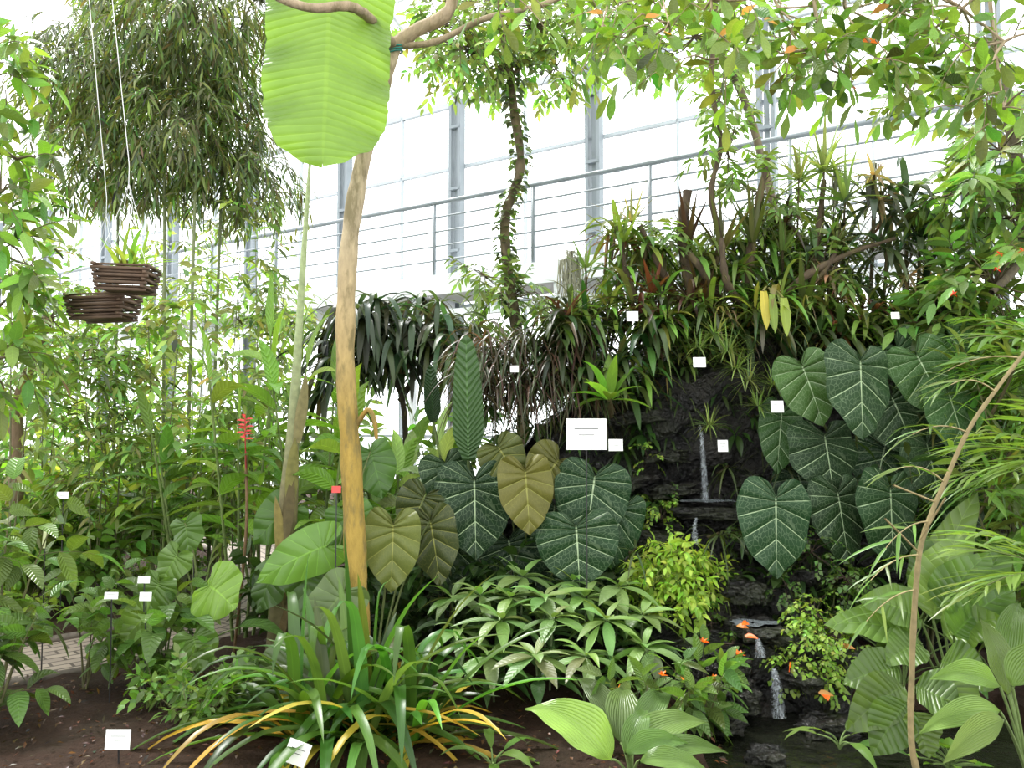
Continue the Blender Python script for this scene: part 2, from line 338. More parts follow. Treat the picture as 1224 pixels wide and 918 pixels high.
single('gallery_railing',mb,STEEL,'grey steel railing with thin horizontal bars on the gallery','railing',loc=W3(3,3.5,1.1))
mb=MB()
for s in cols[::2]:
    a=W3(s,HT+.02,.1); b=W3(s,HT+4.2,9.5); d=nz(b-a); tubes(mb,[a,(a+b)/2,b],.045,4)
for k in (1,3,5):
    o=.1+9.4*k/6; z=HT+4.2*k/6; tubes(mb,[W3(-9,z,o),W3(3,z,o),W3(15,z,o)],.025,4)
single('ceiling',mb,LSTEEL,'pale steel rafters and purlins of the glass roof','roof',kind='structure')
# ---------------- rock mound ----------------
PR=cr([(4.55,-.25),(4.62,.30),(4.75,.36),(5.05,.40),(5.12,.70),(5.55,.76),(5.72,1.03),(6.0,1.1),(6.08,1.6),(6.1,2.2),(6.3,2.6),(6.6,2.75),(6.95,2.6),(7.15,1.2),(7.2,-.2)],130)
def htop(x): return float(np.interp(x,[-1.5,-.8,0,.8,1.5,2.3,3.2,5],[.2,.6,1.4,2.1,2.65,2.8,2.5,2.3]))
nx=160; xs=np.linspace(-1.3,4.4,nx); V=np.zeros((nx,130,3))
for a,x in enumerate(xs):
    w=float(np.clip((abs(x-1.5)-.35)/.6,0,1)); w=w*w*(3-2*w); hs=htop(x)/2.85
    for b in range(130):
        y,z=PR[b]; y2=y+(5.75+(y-4.55)*.62-y)*w if y<6.7 else y
        zz=z*hs; v=Vector((x*1.3,y2*1.3,zz*2.2)); 
        n=noise.noise(v*1.1)*.22+noise.noise(v*3)*.15+abs(noise.noise(v*6.))*.09
        blk=math.floor(zz*4+noise.noise(Vector((x,0,zz)))*2)%2*.08
        V[a,b]=(x+noise.noise(v*2+Vector((9,0,0)))*.08,y2-n-blk,zz+noise.noise(v*2.3+Vector((0,5,0)))*.07)
mb=MB(); i,j=np.meshgrid(np.arange(nx-1),np.arange(129),indexing='ij'); b=(i*130+j).ravel()
mb.add(V,np.stack([b,b+130,b+131,b+1],1),(1,1,1),np.zeros((nx*130,2)))
single('rock_mound',mb,ROCK,'dark wet rocky mound carrying plants and a small waterfall','rock',loc=(1.5,6.5,0))
def stone(c,sx,sy,sz,sd,label,nm='stone_slab',rot=0):
    mb=MB(); n=18
    for ax in range(3):
        for sg in(-1,1):
            a,b=np.meshgrid(np.linspace(-1,1,n),np.linspace(-1,1,n),indexing='ij'); q=np.zeros((n,n,3)); q[...,ax]=sg; q[...,(ax+1)%3]=a*sg; q[...,(ax+2)%3]=b
            q=q/ (np.sum(np.abs(q)**6,-1,keepdims=True)**(1/6))
            q=q.reshape(-1,3); o=[]
            for p in q:
                v=Vector(p)+Vector((sd*3.1,0,0)); k=1+.38*noise.noise(v*1.1)+.22*noise.noise(v*3)+.1*noise.noise(v*8); o.append(p*k)
            o=np.array(o)*A3(sx,sy,sz); cc,ss=math.cos(rot),math.sin(rot); o=np.stack([o[:,0]*cc-o[:,1]*ss,o[:,0]*ss+o[:,1]*cc,o[:,2]+o[:,0]*.12*math.sin(sd*2.3)],1)+np.asarray(c)
            i,j=np.meshgrid(np.arange(n-1),np.arange(n-1),indexing='ij'); b=(i*n+j).ravel()
            mb.add(o,np.stack([b,b+n,b+n+1,b+1],1),(1,1,1),np.zeros((n*n,2)))
    single(nm,mb,ROCK,label,'rock',loc=c)
SL='flat dark wet stone ledge in the waterfall'
for k,(px,py,y,sx,sy,sz) in enumerate([(848,612,5.62,.22,.16,.04),(800,585,5.9,.18,.15,.05),(905,655,5.4,.18,.16,.04),(895,705,5.1,.16,.12,.06),(905,752,4.75,.20,.13,.035),(870,792,4.6,.1,.1,.06),(960,810,4.5,.13,.12,.05),(890,835,4.45,.08,.1,.05),(985,868,4.3,.13,.1,.05),(862,862,4.25,.1,.1,.05),(740,575,5.9,.24,.2,.04),(800,545,6.,.2,.15,.05),(890,575,6.,.15,.12,.05),(780,640,5.7,.2,.15,.05),(760,500,6.,.2,.15,.05),(915,905,3.95,.08,.08,.035),(880,820,4.5,.09,.08,.05),(950,780,4.65,.1,.1,.07)]):
    stone(P(px,py,y),sx,sy,sz,k,SL if k<5 else 'rough dark rock beside the waterfall',rot=k*.4)
def water(pts,w,label):
    mb=MB(); c=cr(pts,24); n=5; V=[];uv=[]
    for k,q in enumerate(c):
        for m_ in range(n):
            f=(m_/(n-1)-.5); ww=w*(.5+.9*k/24); V.append((q[0]+f*ww,q[1]-.02*math.cos(f*3),q[2])); uv.append((f+.5,k/23))
    i,j=np.meshgrid(np.arange(23),np.arange(n-1),indexing='ij'); b=(i*n+j).ravel(); mb.add(V,np.stack([b,b+1,b+n+1,b+n],1),(1,1,1),uv)
    single('waterfall',mb,WATER,label,'waterfall',loc=c[-1])
water([P(836,508,5.88),P(838,520,5.75),P(841,560,5.7),P(843,600,5.66)],.05,'thin white thread of falling water over dark rock')
water([P(832,618,5.42),P(830,630,5.36),P(831,650,5.33)],.045,'small spill of water off a stone ledge')
water([P(905,762,4.55),P(907,772,4.5),P(909,785,4.48)],.06,'small spill of water off a stone ledge')
water([P(924,798,4.4),P(927,815,4.34),P(931,858,4.3)],.07,'small white cascade of water between rocks')
def film(px,py,y,sx,sy,nm='wet ledge with a film of water tinted with sky sheen'):
    c=P(px,py,y); mb=MB(); V=[c+A3(0,0,.004)]; uv=[(0,0)]; n=24; rs=6
    for r in range(1,rs+1):
        for k in range(n): a=k/n*6.283; q=1+.18*math.sin(a*3+px)+.1*math.sin(a*7); V.append(c+A3(math.cos(a)*sx*q*r/rs,math.sin(a)*sy*q*r/rs,.004+.003*math.sin(a*5+r))); uv.append((0,0))
    Fc=[]
    for r in range(rs-1):
        for k in range(n): a=1+r*n+k; b=1+r*n+(k+1)%n; Fc.append([a,a+n,b+n,b])
    mb.add(V,Fc,(1,1,1),uv); single('water_film',mb,FILM,nm,'water',loc=c)
film(845,599,5.60,.19,.12); film(900,745,4.72,.14,.08)
mb=gridmb(np.linspace(.92,2.68,30),np.linspace(3.32,4.62,30),lambda x,y:.0+.004*fnoise(x,y,8)); single('pool',mb,POOL,'dark shallow pool at the foot of the waterfall','pool',loc=(1.8,4,0))
# ---------------- plant generators ----------------
def gp(px,py,y): q=P(px,py,y); q[2]=.03; return q
def shrub(name,label,cat,base,h,rad,nst,ntw,twl,nl,L,W,shape='lance',mat=LEAF,col=(.1,.2,.03),scol=(.12,.12,.05),sr=.012,lean=(0,0),td=.5,ld=.5,ang=55,t0=.25,spiral=False,opp=False,S=4,jit=.35,up=.3,group=None,flower=None,cj=.2,A=1):
    base=np.asarray(base,float); S1=MB(); L1=MB(); tw=[];td_=[]
    for k in range(nst):
        az=k*2.4+U(0,1); r=rad*U(.3,1)*(0.25 if nst==1 else 1); top=base+A3(r*math.cos(az)+lean[0],r*math.sin(az)+lean[1],h*U(.7,1))
        mid=(base+top)/2+A3(U(-.1,.1)*rad,U(-.1,.1)*rad,h*.15); c=qb(base+A3(U(-.03,.03),U(-.03,.03),0),mid,top,14)
        tubes(S1,c,np.linspace(sr,sr*.35,14),6,scol)
        m=ntw//nst; t=np.append(U(t0,1,m-1),1.) if m>1 else np.array([1.]); ii=np.clip((t*13).astype(int),0,12); f=(t*13-ii)[:,None]
        p=c[ii]*(1-f)+c[np.minimum(ii+1,13)]*f; a=U(0,6.28,len(t)); d=np.stack([np.cos(a),np.sin(a),np.full(len(t),up)+R.normal(0,.3,len(t))],1); d[-1]=nz(c[-1]-c[-3]); tw.append(p); td_.append(d)
    Pp=np.concatenate(tw); D=np.concatenate(td_)
    sprays(S1,L1,Pp,D,twl*R.uniform(.6,1.2,len(Pp)),nl,L,W,shape,td,ang,ld,col,scol,max(.0015,sr*.25),opp,False,.15,S,A,jit,spiral=spiral,cj=cj)
    parts=[('stem',S1,STEM),('foliage',L1,mat)]
    if flower:
        n,fc,fs=flower; idx=R.choice(len(Pp),min(n,len(Pp)),False)
        for q in idx: 
            Fm=MB(); C,_=bend(Pp[q:q+1],D[q:q+1],np.array([twl]),np.array([td])); rosette(Fm,C[0,-1]+A3(0,0,.02),7,fs,fs*.6,(10,70),.3,'ovate',fc,S=2,r0=.001)
            parts.append(('flower',Fm,FINE))
    return thing(name,label,cat,base,parts,group)
def canopy(S1,L1,blobs,twl,nl,L,W,shape='lance',col=(.1,.2,.03),scol=(.08,.06,.04),td=.7,ld=.5,bias=(0,0,0),S=3,ang=55,spiral=False,sr=.004,cj=.22,jit=.35,link=True,A=1):
    for c,r,n in blobs:
        c=np.asarray(c); r=np.asarray(r,float)*np.ones(3); v=nz(R.normal(0,1,(n,3))); rr=R.uniform(.15,1,(n,1))**.6
        p=c+v*r*rr; d=v*.6+np.asarray(bias)+R.normal(0,.35,(n,3))
        if link: 
            q=np.stack([np.broadcast_to(c,(n,3)),(c+p)/2+R.normal(0,.04,(n,3))*r.mean(),p],1); sel=R.random(n)<.5; tubes(S1,q[sel],np.array([sr*2.2,sr*1.5,sr])[None],4,scol)
        sprays(S1,L1,p,d,twl*R.uniform(.6,1.2,n),nl,L,W,shape,td,ang,ld,col,scol,sr,S=S,A=A,jit=jit,spiral=spiral,cj=cj)
def bigleaf(base,specs,mat,shape='heart',stemcol=(.10,.13,.04),sr=.007,S=20,A=4,cup=.18,fold=.05,ripple=.07,droop=.35,name=None,label=None,cat='plant',pbow=.3):
    st=MB(); parts=[]; base=np.asarray(base,float)
    for s in specs:
        cx,cy,w,h,rot,y,col=s[:7]; mt=s[7] if len(s)>7 else mat; fr=.306 if shape=='heart' else .5; k=1.24 if shape=='heart' else 1.
        a=math.radians(rot); dx,dy=math.sin(a),math.cos(a)
        at=P(cx-dx*h*fr,cy-dy*h*fr,y); Lw=h/F*y/k; Ww=w/F*y*1.08
        D=A3(dx,-.18,-dy); N=A3(U(-.45,.45),-1,U(.0,.5)); m=MB()
        leaves(m,shape,at,D,N,Lw,Ww,droop if dy>0 else .1,fold,col,.08,S,A,ripple,4,cup)
        parts.append(('leaf',m,mt)); mid=(base+at)/2+A3(0,.15,abs(at[2]-base[2])*.5*pbow+pbow*.3)
        tubes(st,qb(base,mid,at,12),np.linspace(sr*1.3,sr*.8,12),6,stemcol)
    return thing(name,label,cat,base,[('leaf_stalk',st,STEM)]+parts)
def broad(name,label,base,n,pet,L,W,shape='ovate',mat=LEAFB,col=(.1,.2,.03),el=(20,75),droop=.8,S=9,A=2,fold=.2,ripple=.06,sr=.006,split=True,az=(0,360),cj=.15,group=None,h0=0):
    base=np.asarray(base,float); st=MB(); parts=[]; Lf=MB()
    if h0: tubes(st,[base,base+A3(.01,0,h0/2),base+A3(0,0,h0)],sr*2.5,7,(.1,.14,.05))
    for k in range(n):
        a=math.radians(az[0]+((k*137.5)%360)/360*(az[1]-az[0]))+U(-.2,.2); e=math.radians(el[0]+(el[1]-el[0])*(k+.5)/n); pl=pet*U(.75,1.15)
        r=A3(math.cos(a),math.sin(a),0); b0=base+UP*h0*(.4+.6*k/n) if h0 else base; tip=b0+r*pl*math.cos(e)+UP*pl*math.sin(e)
        tubes(st,qb(b0,b0+r*pl*.2*math.cos(e)+UP*pl*.6*math.sin(e)+UP*.02,tip,8),np.linspace(sr,sr*.7,8),5,(.13,.2,.06))
        m=MB() if split else Lf; sc=U(.8,1.15)
        leaves(m,shape,tip,r*math.cos(e*.6)+UP*math.sin(e*.6),-r*math.sin(e*.6)+UP*math.cos(e*.6)+R.normal(0,.2,3),L*sc,W*sc,droop*U(.6,1.3),fold,col,cj,S,A,ripple,3)
        if split: parts.append(('leaf',m,mat))
    if not split: parts=[('foliage',Lf,mat)]
    return thing(name,label,'plant',base,[('leaf_stalk',st,STEM)]+parts,group)
def ros(name,label,c,n,L,W,mat=STRAP,root=None,cat='plant',group=None,**k):
    m=MB(); c=np.asarray(c,float); rosette(m,c,n,L,W,**k); st=MB(); r=max(.010,W*.3)
    b=c+A3(0,.03,-.06) if root is None else np.asarray(root,float)
    tubes(st,[b,(b+c)/2+A3(.005,0,0),c+A3(0,0,.02)],[r,r*.9,r*.7],7,(.12,.10,.05))
    return thing(name,label,cat,b,[('stem',st,STEM),('foliage',m,mat)],group)
def fronds(name,label,base,n,L,pn,pl,pw,el=(20,70),td=1.2,col=(.1,.2,.03),mat=FINE,az=(0,360),group=None,ang=62,ld=.5,trunk=None,cat='palm',shape='lance'):
    base=np.asarray(base,float); S1=MB(); L1=MB(); k=np.arange(n); a=np.radians(az[0]+((k*137.5)%360)/360*(az[1]-az[0])); e=np.radians(el[0]+(el[1]-el[0])*(k+.5)/n)
    D=np.stack([np.cos(a)*np.cos(e),np.sin(a)*np.cos(e),np.sin(e)],1)
    sprays(S1,L1,np.repeat(base[None],n,0),D,L*R.uniform(.8,1.1,n),pn,pl,pw,shape,td,ang,ld,col,(.10,.13,.04),.006,True,True,.2,4,1,.12,.2,.12)
    if trunk is not None: tubes(S1,cr([trunk,(np.asarray(trunk)+base)/2,base],12),.03,8,(.1,.09,.05))
    return thing(name,label,cat,base if trunk is None else trunk,[('rachis',S1,STEM),('foliage',L1,mat)],group)
# palette
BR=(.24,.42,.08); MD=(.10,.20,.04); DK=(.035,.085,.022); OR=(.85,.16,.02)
# ---------------- main tree ----------------
seed(11)
S1=MB(); Bb=gp(428,860,4.8)
tr=cr([Bb,P(427,740,4.8),P(424,640,4.8),P(419,540,4.78),P(413,440,4.76),P(414,350,4.75),P(420,270,4.73),P(436,180,4.72),P(455,110,4.7),P(470,58,4.7)],60)
w=np.clip((tr[:,2]-1.6)/1.2,0,1)[:,None]; cc=A3(.36,.25,.06)*(1-w)+A3(.46,.38,.26)*w
rad=np.interp(np.linspace(0,1,60),[0,.15,.5,1],[.09,.066,.056,.044])*(1+.05*np.sin(np.arange(60)*1.1)+.03*R.normal(0,1,60))
tubes(S1,tr,rad,14,cc)
fk=P(470,55,4.7); br=(.34,.27,.18)
def branch(pts,r0,r1,mb=S1,col=br,sides=9,n=20): tubes(mb,cr(pts,n),np.linspace(r0,r1,n)*(1+.05*R.normal(0,1,n)),sides,col)
branch([fk,P(450,30,4.3),P(420,8,3.95),P(375,10,3.9),P(335,-2,3.85),P(280,-30,3.8)],.032,.016)
branch([fk,P(500,35,4.7),P(535,15,4.7),P(550,-30,4.7),P(620,-160,4.6)],.045,.03)
branch([fk,P(520,50,4.7),P(580,22,4.65),P(650,5,4.6),P(720,-25,4.5)],.022,.012)
branch([P(455,50,4.68),P(452,10,4.7),P(470,-50,4.7)],.025,.02)
branch([P(424,510,4.78),P(440,490,4.72),P(448,505,4.7),P(450,525,4.7)],.018,.010,col=(.35,.22,.05))
branch([P(435,178,4.72),P(410,150,4.75),P(395,130,4.8)],.014,.008)
branch([P(550,-30,4.7),P(700,-110,4.5),P(860,-90,4.3),P(1020,-60,4.2),P(1150,-40,4.1),P(1260,20,4.)],.035,.02)
L1=MB()
subs=[((720,-110),(730,-20),(720,30)),((860,-90),(850,0),(862,70)),((900,-80),(930,10),(960,60)),((1020,-60),(1010,10),(1040,50)),((1100,-50),(1110,40),(1090,110)),((1180,-30),(1190,60),(1200,130)),((800,-100),(790,-20),(800,30)),((620,-90),(640,-30),(600,-10)),((960,-70),(985,60),(1015,90))]
bl=[]
for s in subs:
    q=[P(x,y,4.3+U(-.3,.3)) for x,y in s]; branch(q,.012,.004,sides=5,n=10)
    bl.append((q[-1],(.2,.25,.10),6)); bl.append((q[1],(.28,.3,.10),6))
bl+= [(P(1150,10,4.1),(.35,.3,.18),9),(P(1200,50,4.),(.25,.3,.2),8),(P(780,0,4.4),(.3,.2,.12),5),(P(1060,10,4.2),(.3,.2,.12),6)]
canopy(S1,L1,bl,.28,8,.15,.055,'obov',(.13,.24,.05),br,td=.6,ld=.4,S=5,bias=(0,0,-.1),spiral=True,sr=.004,cj=.28)
op=[]
for px,py in((1025,50),(872,52),(1013,102),(930,30),(1040,18),(905,5),(958,55),(790,18),(800,45),(700,15),(1085,70),(880,30)):
    O1=MB(); leaves(O1,'obov',P(px,py,4.05),R.normal(0,1,3)*A3(1,.3,.4),A3(0,-1,.6),.14 if px==1025 else .10,.05,.3,.2,OR if px in(1025,1013,872) else (.50,.25,.04),.1,5,1); op.append(('old_orange_leaf',O1,FINE))
thing('ochre_barked_tree','tree with smooth ochre trunk forking under glossy leafy limbs','tree',Bb,[('trunk_and_branches',S1,BARK),('foliage',L1,LEAF)]+op)
mb=MB(); 
for z in range(3): tubes(mb,[P(470,58+z*3,4.7)+A3(.055*math.cos(t),.055*math.sin(t),.02*math.sin(t+1)) for t in np.linspace(0,6.4,20)],.005,5,(.02,.18,.15))
single('green_tie',mb,STEM,'green rope tie around the tree fork','rope',loc=P(470,60,4.7))
# ---------------- banana ----------------
seed(12); bb=gp(335,800,5.3)
mb=MB(); c=cr([bb,P(336,740,5.3),P(342,640,5.28),P(350,520,5.25),P(357,400,5.2),P(364,290,5.15),P(370,200,5.1)],40)
ccol=np.array([A3(.16,.14,.065)*(1-w)+A3(.34,.42,.22)*w for w in np.clip((c[:,2]-1.1)/1.2,0,1)])
tubes(mb,c,np.interp(np.linspace(0,1,40),[0,.3,.6,1],[.10,.072,.028,.010])*(1+.05*np.sin(np.arange(40)*.9)),12,ccol)
for k in range(10):
    q=c[1+k*2]; leaves(mb,'strap',q+A3(U(-.05,.05),-.06,0),A3(U(-.15,.15),-.08,.9 if k%2 else -.9),A3(U(-.5,.5),-1,0),.45,.09,.1,-.4,[(.15,.11,.05),(.18,.18,.08)][k%2],.2,6,1)
pt=MB(); c2=cr([P(370,200,5.1),P(376,60,4.9),P(385,-120,4.6),P(395,-190,4.4),P(402,-150,4.25),P(404,-110,4.15)],24); tubes(pt,c2,np.linspace(.010,.018,24),8,(.36,.44,.26))
lf=MB(); leaves(lf,'banana',P(400,-130,4.15),P(384,212,4.0)-P(400,-130,4.15),A3(.2,-1,.1),1.53,.72,.12,-.16,(.13,.25,.06),.0,70,6,.09,5,.12)
thing('banana_plant','banana plant with brown-sheathed stem and one big hanging leaf','plant',bb,[('pseudostem',mb,STEM),('leaf_stalk',pt,STEM),('leaf',lf,BAN,'large broad yellow-green hanging leaf')])
# ---------------- bamboo upper left ----------------
seed(13)
for gi,(bx,tops) in enumerate([(235,[(236,150),(245,40),(225,-60)]),(210,[(195,120),(170,0),(150,-80)]),(262,[(270,120),(290,30),(300,-60)]),(150,[(140,200),(110,60),(90,-40)])]):
    y=7.4+.25*gi; S1=MB(); L1=MB(); b0=gp(bx,0,y); c=cr([b0]+[P(a,b,y) for a,b in tops],40); tubes(S1,c,np.linspace(.016,.008,40),8,(.14,.17,.08))
    bls=[]
    cen={0:[(250,60),(220,140),(275,200),(230,10),(200,80)],1:[(170,40),(145,120),(190,190),(180,-20),(120,90)],2:[(290,60),(285,140),(310,0),(250,110),(300,215)],3:[(90,130),(110,50),(100,200),(140,-20),(150,180),(75,70)]}[gi]
    for a,b in cen:
        q=P(a,b,y+U(-.4,.4)); bls.append((q,(.48,.5,.36),86)); k=int(np.argmin(np.abs(c[:,2]-q[2]+.2))); tubes(S1,qb(c[k],(c[k]+q)/2+A3(0,0,.2),q,8),.008,5,(.08,.1,.03))
    canopy(S1,L1,bls,.34,9,.17,.023,'lance',(.10,.15,.055),(.08,.09,.04),td=1.6,ld=1.2,bias=(0,0,-.35),S=3,ang=38,sr=.002,cj=.35)  # crown leaf colour lifted a little to suggest haze
    thing('bamboo','weeping bamboo culm with dense narrow dark leaves','bamboo',b0,[('culm',S1,STEM),('foliage',L1,FINE)],'bamboo clump')
for gi in range(15):
    seed(200+gi); px=[30,70,110,150,185,215,245,275,300,325,345,55,130,200,290][gi]; y=[6.2,7.5,8.6,7.,9.,8.2,9.5,7.6,8.8,7.4,9.,9.8,6.8,6.9,6.6][gi]; tp=[230,260,330,260,240,200,250,240,270,280,300,300,360,280,330][gi]
    b0=gp(px,0,y); h=P(px,tp,y)[2]
    bg_=gi%3
    shrub('slender_bamboo','slender bamboo with airy green leaves paled for haze','bamboo',b0,h,.25,2,[66,50,56][bg_],.40,8,[.17,.14,.15][bg_],[.032,.055,.03][bg_],['lance','ovate','lance'][bg_],FINE,[(.16,.26,.08),(.23,.37,.12),(.2,.32,.10)][bg_],(.14,.15,.07),.008,td=1.,ld=.8,ang=45,t0=.25,S=3,group='slender bamboos',cj=.32)  # leaf greens lightened in place of distant haze
# left edge near tree
seed(14); S1=MB(); L1=MB(); b0=gp(-60,0,3.9)+A3(0,0,0); c=cr([b0,P(-70,500,3.9),P(-50,300,3.9),P(-30,100,3.9),P(-20,-60,3.9)],30); tubes(S1,c,np.linspace(.05,.025,30),8,(.14,.11,.07))
bls=[]
for a,b,n in((-15,90,10),(-10,170,7),(0,230,10),(-5,300,12),(-5,370,12),(-10,430,12),(0,30,5),(20,190,3),(10,290,5)):
    q=P(a,b,3.9+U(-.2,.3)); bls.append((q,(.16,.25,.2),n)); k=int(np.argmin(np.abs(c[:,2]-q[2]+.1))); tubes(S1,qb(c[k],(c[k]+q)/2+A3(0,0,.1),q,8),.01,5,(.12,.1,.06))
canopy(S1,L1,bls,.22,8,.14,.055,'ovate',(.12,.24,.045),(.12,.1,.05),td=.6,ld=.7,S=4,spiral=True,cj=.3)
thing('edge_tree','small tree with glossy light green oval leaves','tree',b0,[('trunk',S1,STEM),('foliage',L1,LEAF)])
seed(15); S1=MB(); L1=MB(); b0=gp(18,0,7.2); tubes(S1,cr([b0,P(17,600,7.2),P(20,540,7.2),P(22,480,7.2),P(40,430,7.1),P(60,380,7.)],24),np.linspace(.08,.03,24),10,(.20,.14,.09)); tubes(S1,cr([P(20,520,7.2),P(0,480,7.2),P(-20,430,7.2)],12),np.linspace(.05,.02,12),8,(.2,.14,.09))
canopy(S1,L1,[(P(60,380,7.),(.5,.5,.35),34),(P(0,440,7.2),(.5,.4,.3),24),(P(100,430,7.2),(.4,.4,.25),20)],.3,9,.14,.045,'lance',(.2,.36,.09),(.1,.08,.05),S=3)
thing('small_brown_tree','small forked brown tree with bright narrow leaves','tree',b0,[('trunk',S1,BARK),('foliage',L1,LEAF)])
# ---------------- middle ivy tree ----------------
seed(16); b0=gp(622,0,8.2); S1=MB(); L1=MB(); L2=MB()
c=cr([b0,P(625,500,8.2),P(618,400,8.2),P(608,330,8.2),P(604,260,8.2),P(622,200,8.2),P(614,130,8.2),P(610,90,8.2),P(600,30,8.2),P(590,-60,8.2)],60); tubes(S1,c,np.linspace(.07,.03,60)*(1+.1*R.normal(0,1,60)),8,(.1,.08,.05))
idx=R.integers(8,50,560); a=U(0,6.28,560); o=np.stack([np.cos(a),np.sin(a),U(-.3,.3,560)],1); leaves(L2,'ovate',c[idx]+o*.07,o+A3(0,0,-.3),A3(0,0,1)+o*.5,.09,.06,.8,.2,(.08,.14,.04),.3,3,1)
for p_,r_ in(((610,95),(660,60)),((606,70),(545,60)),((600,40),(640,10)),((604,60),(580,-10))):
    tubes(S1,qb(P(*p_,8.2),P((p_[0]+r_[0])/2,(p_[1]+r_[1])/2-20,8.2),P(*r_,8.),10),np.linspace(.025,.01,10),6,(.12,.1,.06))
canopy(S1,L1,[(P(560,60,8.),(.55,.5,.32),55),(P(530,30,8.),(.5,.5,.35),45),(P(640,30,8.1),(.6,.5,.35),60),(P(665,80,8.),(.35,.4,.2),24),(P(600,0,8.),(.8,.5,.35),50),(P(605,85,8.),(.3,.4,.12),18)],.3,9,.13,.05,'lance',(.20,.34,.10),(.1,.08,.05),S=3,ld=.8,cj=.3)
canopy(S1,L1,[(P(610,355,8.2),(.4,.3,.25),36),(P(580,330,8.2),(.25,.3,.15),16)],.28,8,.15,.04,'lance',(.12,.22,.06),(.1,.08,.05),S=3,ld=.8)
thing('ivy_clad_tree','thin tree with ivy-covered trunk in front of the glazing','tree',b0,[('trunk',S1,BARK),('ivy_foliage',L2,LEAF),('foliage',L1,LEAF)])
seed(17); b0=A3(2.75,7.75,.03); S1=MB(); L1=MB(); c=cr([b0,A3(2.75,7.75,2.5),P(900,150,7.8),P(850,40,7.7),P(820,-60,7.7)],30); tubes(S1,c,np.linspace(.045,.03,30),8,(.12,.1,.07))
canopy(S1,L1,[(P(760,30,7.5),(.6,.45,.35),38),(P(830,45,7.5),(.5,.45,.3),34),(P(880,0,7.5),(.5,.4,.35),30),(P(720,0,7.6),(.5,.4,.25),26),(P(850,110,7.6),(.25,.3,.2),8)],.32,8,.15,.06,'obov',(.17,.30,.08),(.1,.08,.05),S=3,ld=.6)
thing('broadleaf_tree','tree with bright oval leaves under the glass roof','tree',b0,[('trunk',S1,BARK),('foliage',L1,LEAF)])
seed(18); b0=A3(4.55,5.9,.03); S1=MB(); L1=MB(); c=cr([b0,A3(4.45,5.9,1.5),P(1240,330,6.),P(1220,220,6.),P(1200,100,6.)],30); tubes(S1,c,np.linspace(.09,.04,30),8,(.12,.1,.07))
tubes(S1,cr([P(1225,300,6.),P(1205,330,5.6),P(1185,350,5.4)],10),np.linspace(.05,.02,10),7,(.12,.1,.07))
canopy(S1,L1,[(P(1195,180,5.8),(.32,.4,.25),28),(P(1155,230,5.8),(.32,.4,.2),26),(P(1210,260,5.8),(.3,.4,.3),34),(P(1185,130,6.),(.25,.4,.12),10),(P(1190,340,5.6),(.35,.4,.3),40),(P(1150,380,5.7),(.3,.3,.22),26),(P(1215,420,5.5),(.3,.3,.25),30)],.26,8,.2,.06,'lance',(.14,.26,.07),(.1,.08,.05),S=4,ld=.8,cj=.3)
fp=[]
for q in((1192,322),(1195,304),(1140,352),(1222,300)): Fr=MB(); rosette(Fr,P(*q,5.1),7,.028,.016,(-40,80),.3,'ovate',(.7,.03,.03),S=2,r0=.001); fp.append(('flower',Fr,FINE))
thing('red_flowering_shrub_tree','leafy shrub tree with small red flowers','tree',b0,[('trunk',S1,BARK),('foliage',L1,LEAF)]+fp)
# ---------------- hanging baskets ----------------
def basket(c,w,h,nl,rot,top,sd,tilt=0,npl=3,pL=.2):
    seed(sd); c=np.asarray(c,float); S1=MB(); cs,sn=math.cos(rot),math.sin(rot); ax=nz(A3(cs,sn,tilt)); ay=A3(-sn,cs,0); UPb=np.cross(ax,ay); t=h/nl
    for k in range(nl):
        f=k/(nl-1); hw=w/2*(.84+.16*f); z=UPb*(h*(f-.5))
        hy=hw*.6
        if k%2==0:
            for sg in(-1,1): box(S1,c+z+ay*sg*hy,ax*(hw+.008),ay*.009,UPb*t*.46)
        else:
            for sg in(-1,1): box(S1,c+z+ax*sg*hw*.93,ay*(hy+.016),ax*.009,UPb*t*.46)
            for sg in(-1,1): box(S1,c+z+ay*sg*hy*.94,ax*hw*.92,ay*.006,UPb*t*.3)
    box(S1,c-UPb*h*.45,ax*w*.38,ay*w*.24,UPb*.006); box(S1,c+UPb*h*.2,ax*w*.4,ay*w*.25,UPb*h*.2)
    wr=MB()
    for sa,sb in((-1,-1),(1,-1),(1,1),(-1,1)): tubes(wr,[c+ax*sa*w*.45+ay*sb*w*.28+UPb*h/2,(c+ax*sa*w*.22+ay*sb*w*.15+UP*.25),c+UP*.5],.0016,4)
    tubes(wr,[c+UP*.5,c+UP*.6,top],.0025,4)
    pl=MB(); mo=MB(); rosette(mo,c+UP*(h*.42),50,.06,.02,(5,60),.6,'lance',(.12,.11,.05),S=3)
    for j in range(npl): rosette(pl,c+ax*U(-.06,.06)+ay*U(-.04,.04)+UP*h*.45,6,pL,.026,(30,80),.9,'strap',(.15,.27,.06),S=6)
    thing('hanging_slat_basket','dark wooden slat orchid basket hanging on thin wires','basket',c,[('slatted_body',S1,WOODD),('wire',wr,WIRE),('orchid_foliage',pl,STRAP),('moss',mo,FINE)],'hanging orchid baskets')
basket(P(151,334,4.1),.28,.125,8,.06,P(122,-120,4.1),1,-.03,4,.22)
basket(P(124,368,4.3),.32,.125,8,-.06,P(96,-120,4.3),2,.03,1,.10)
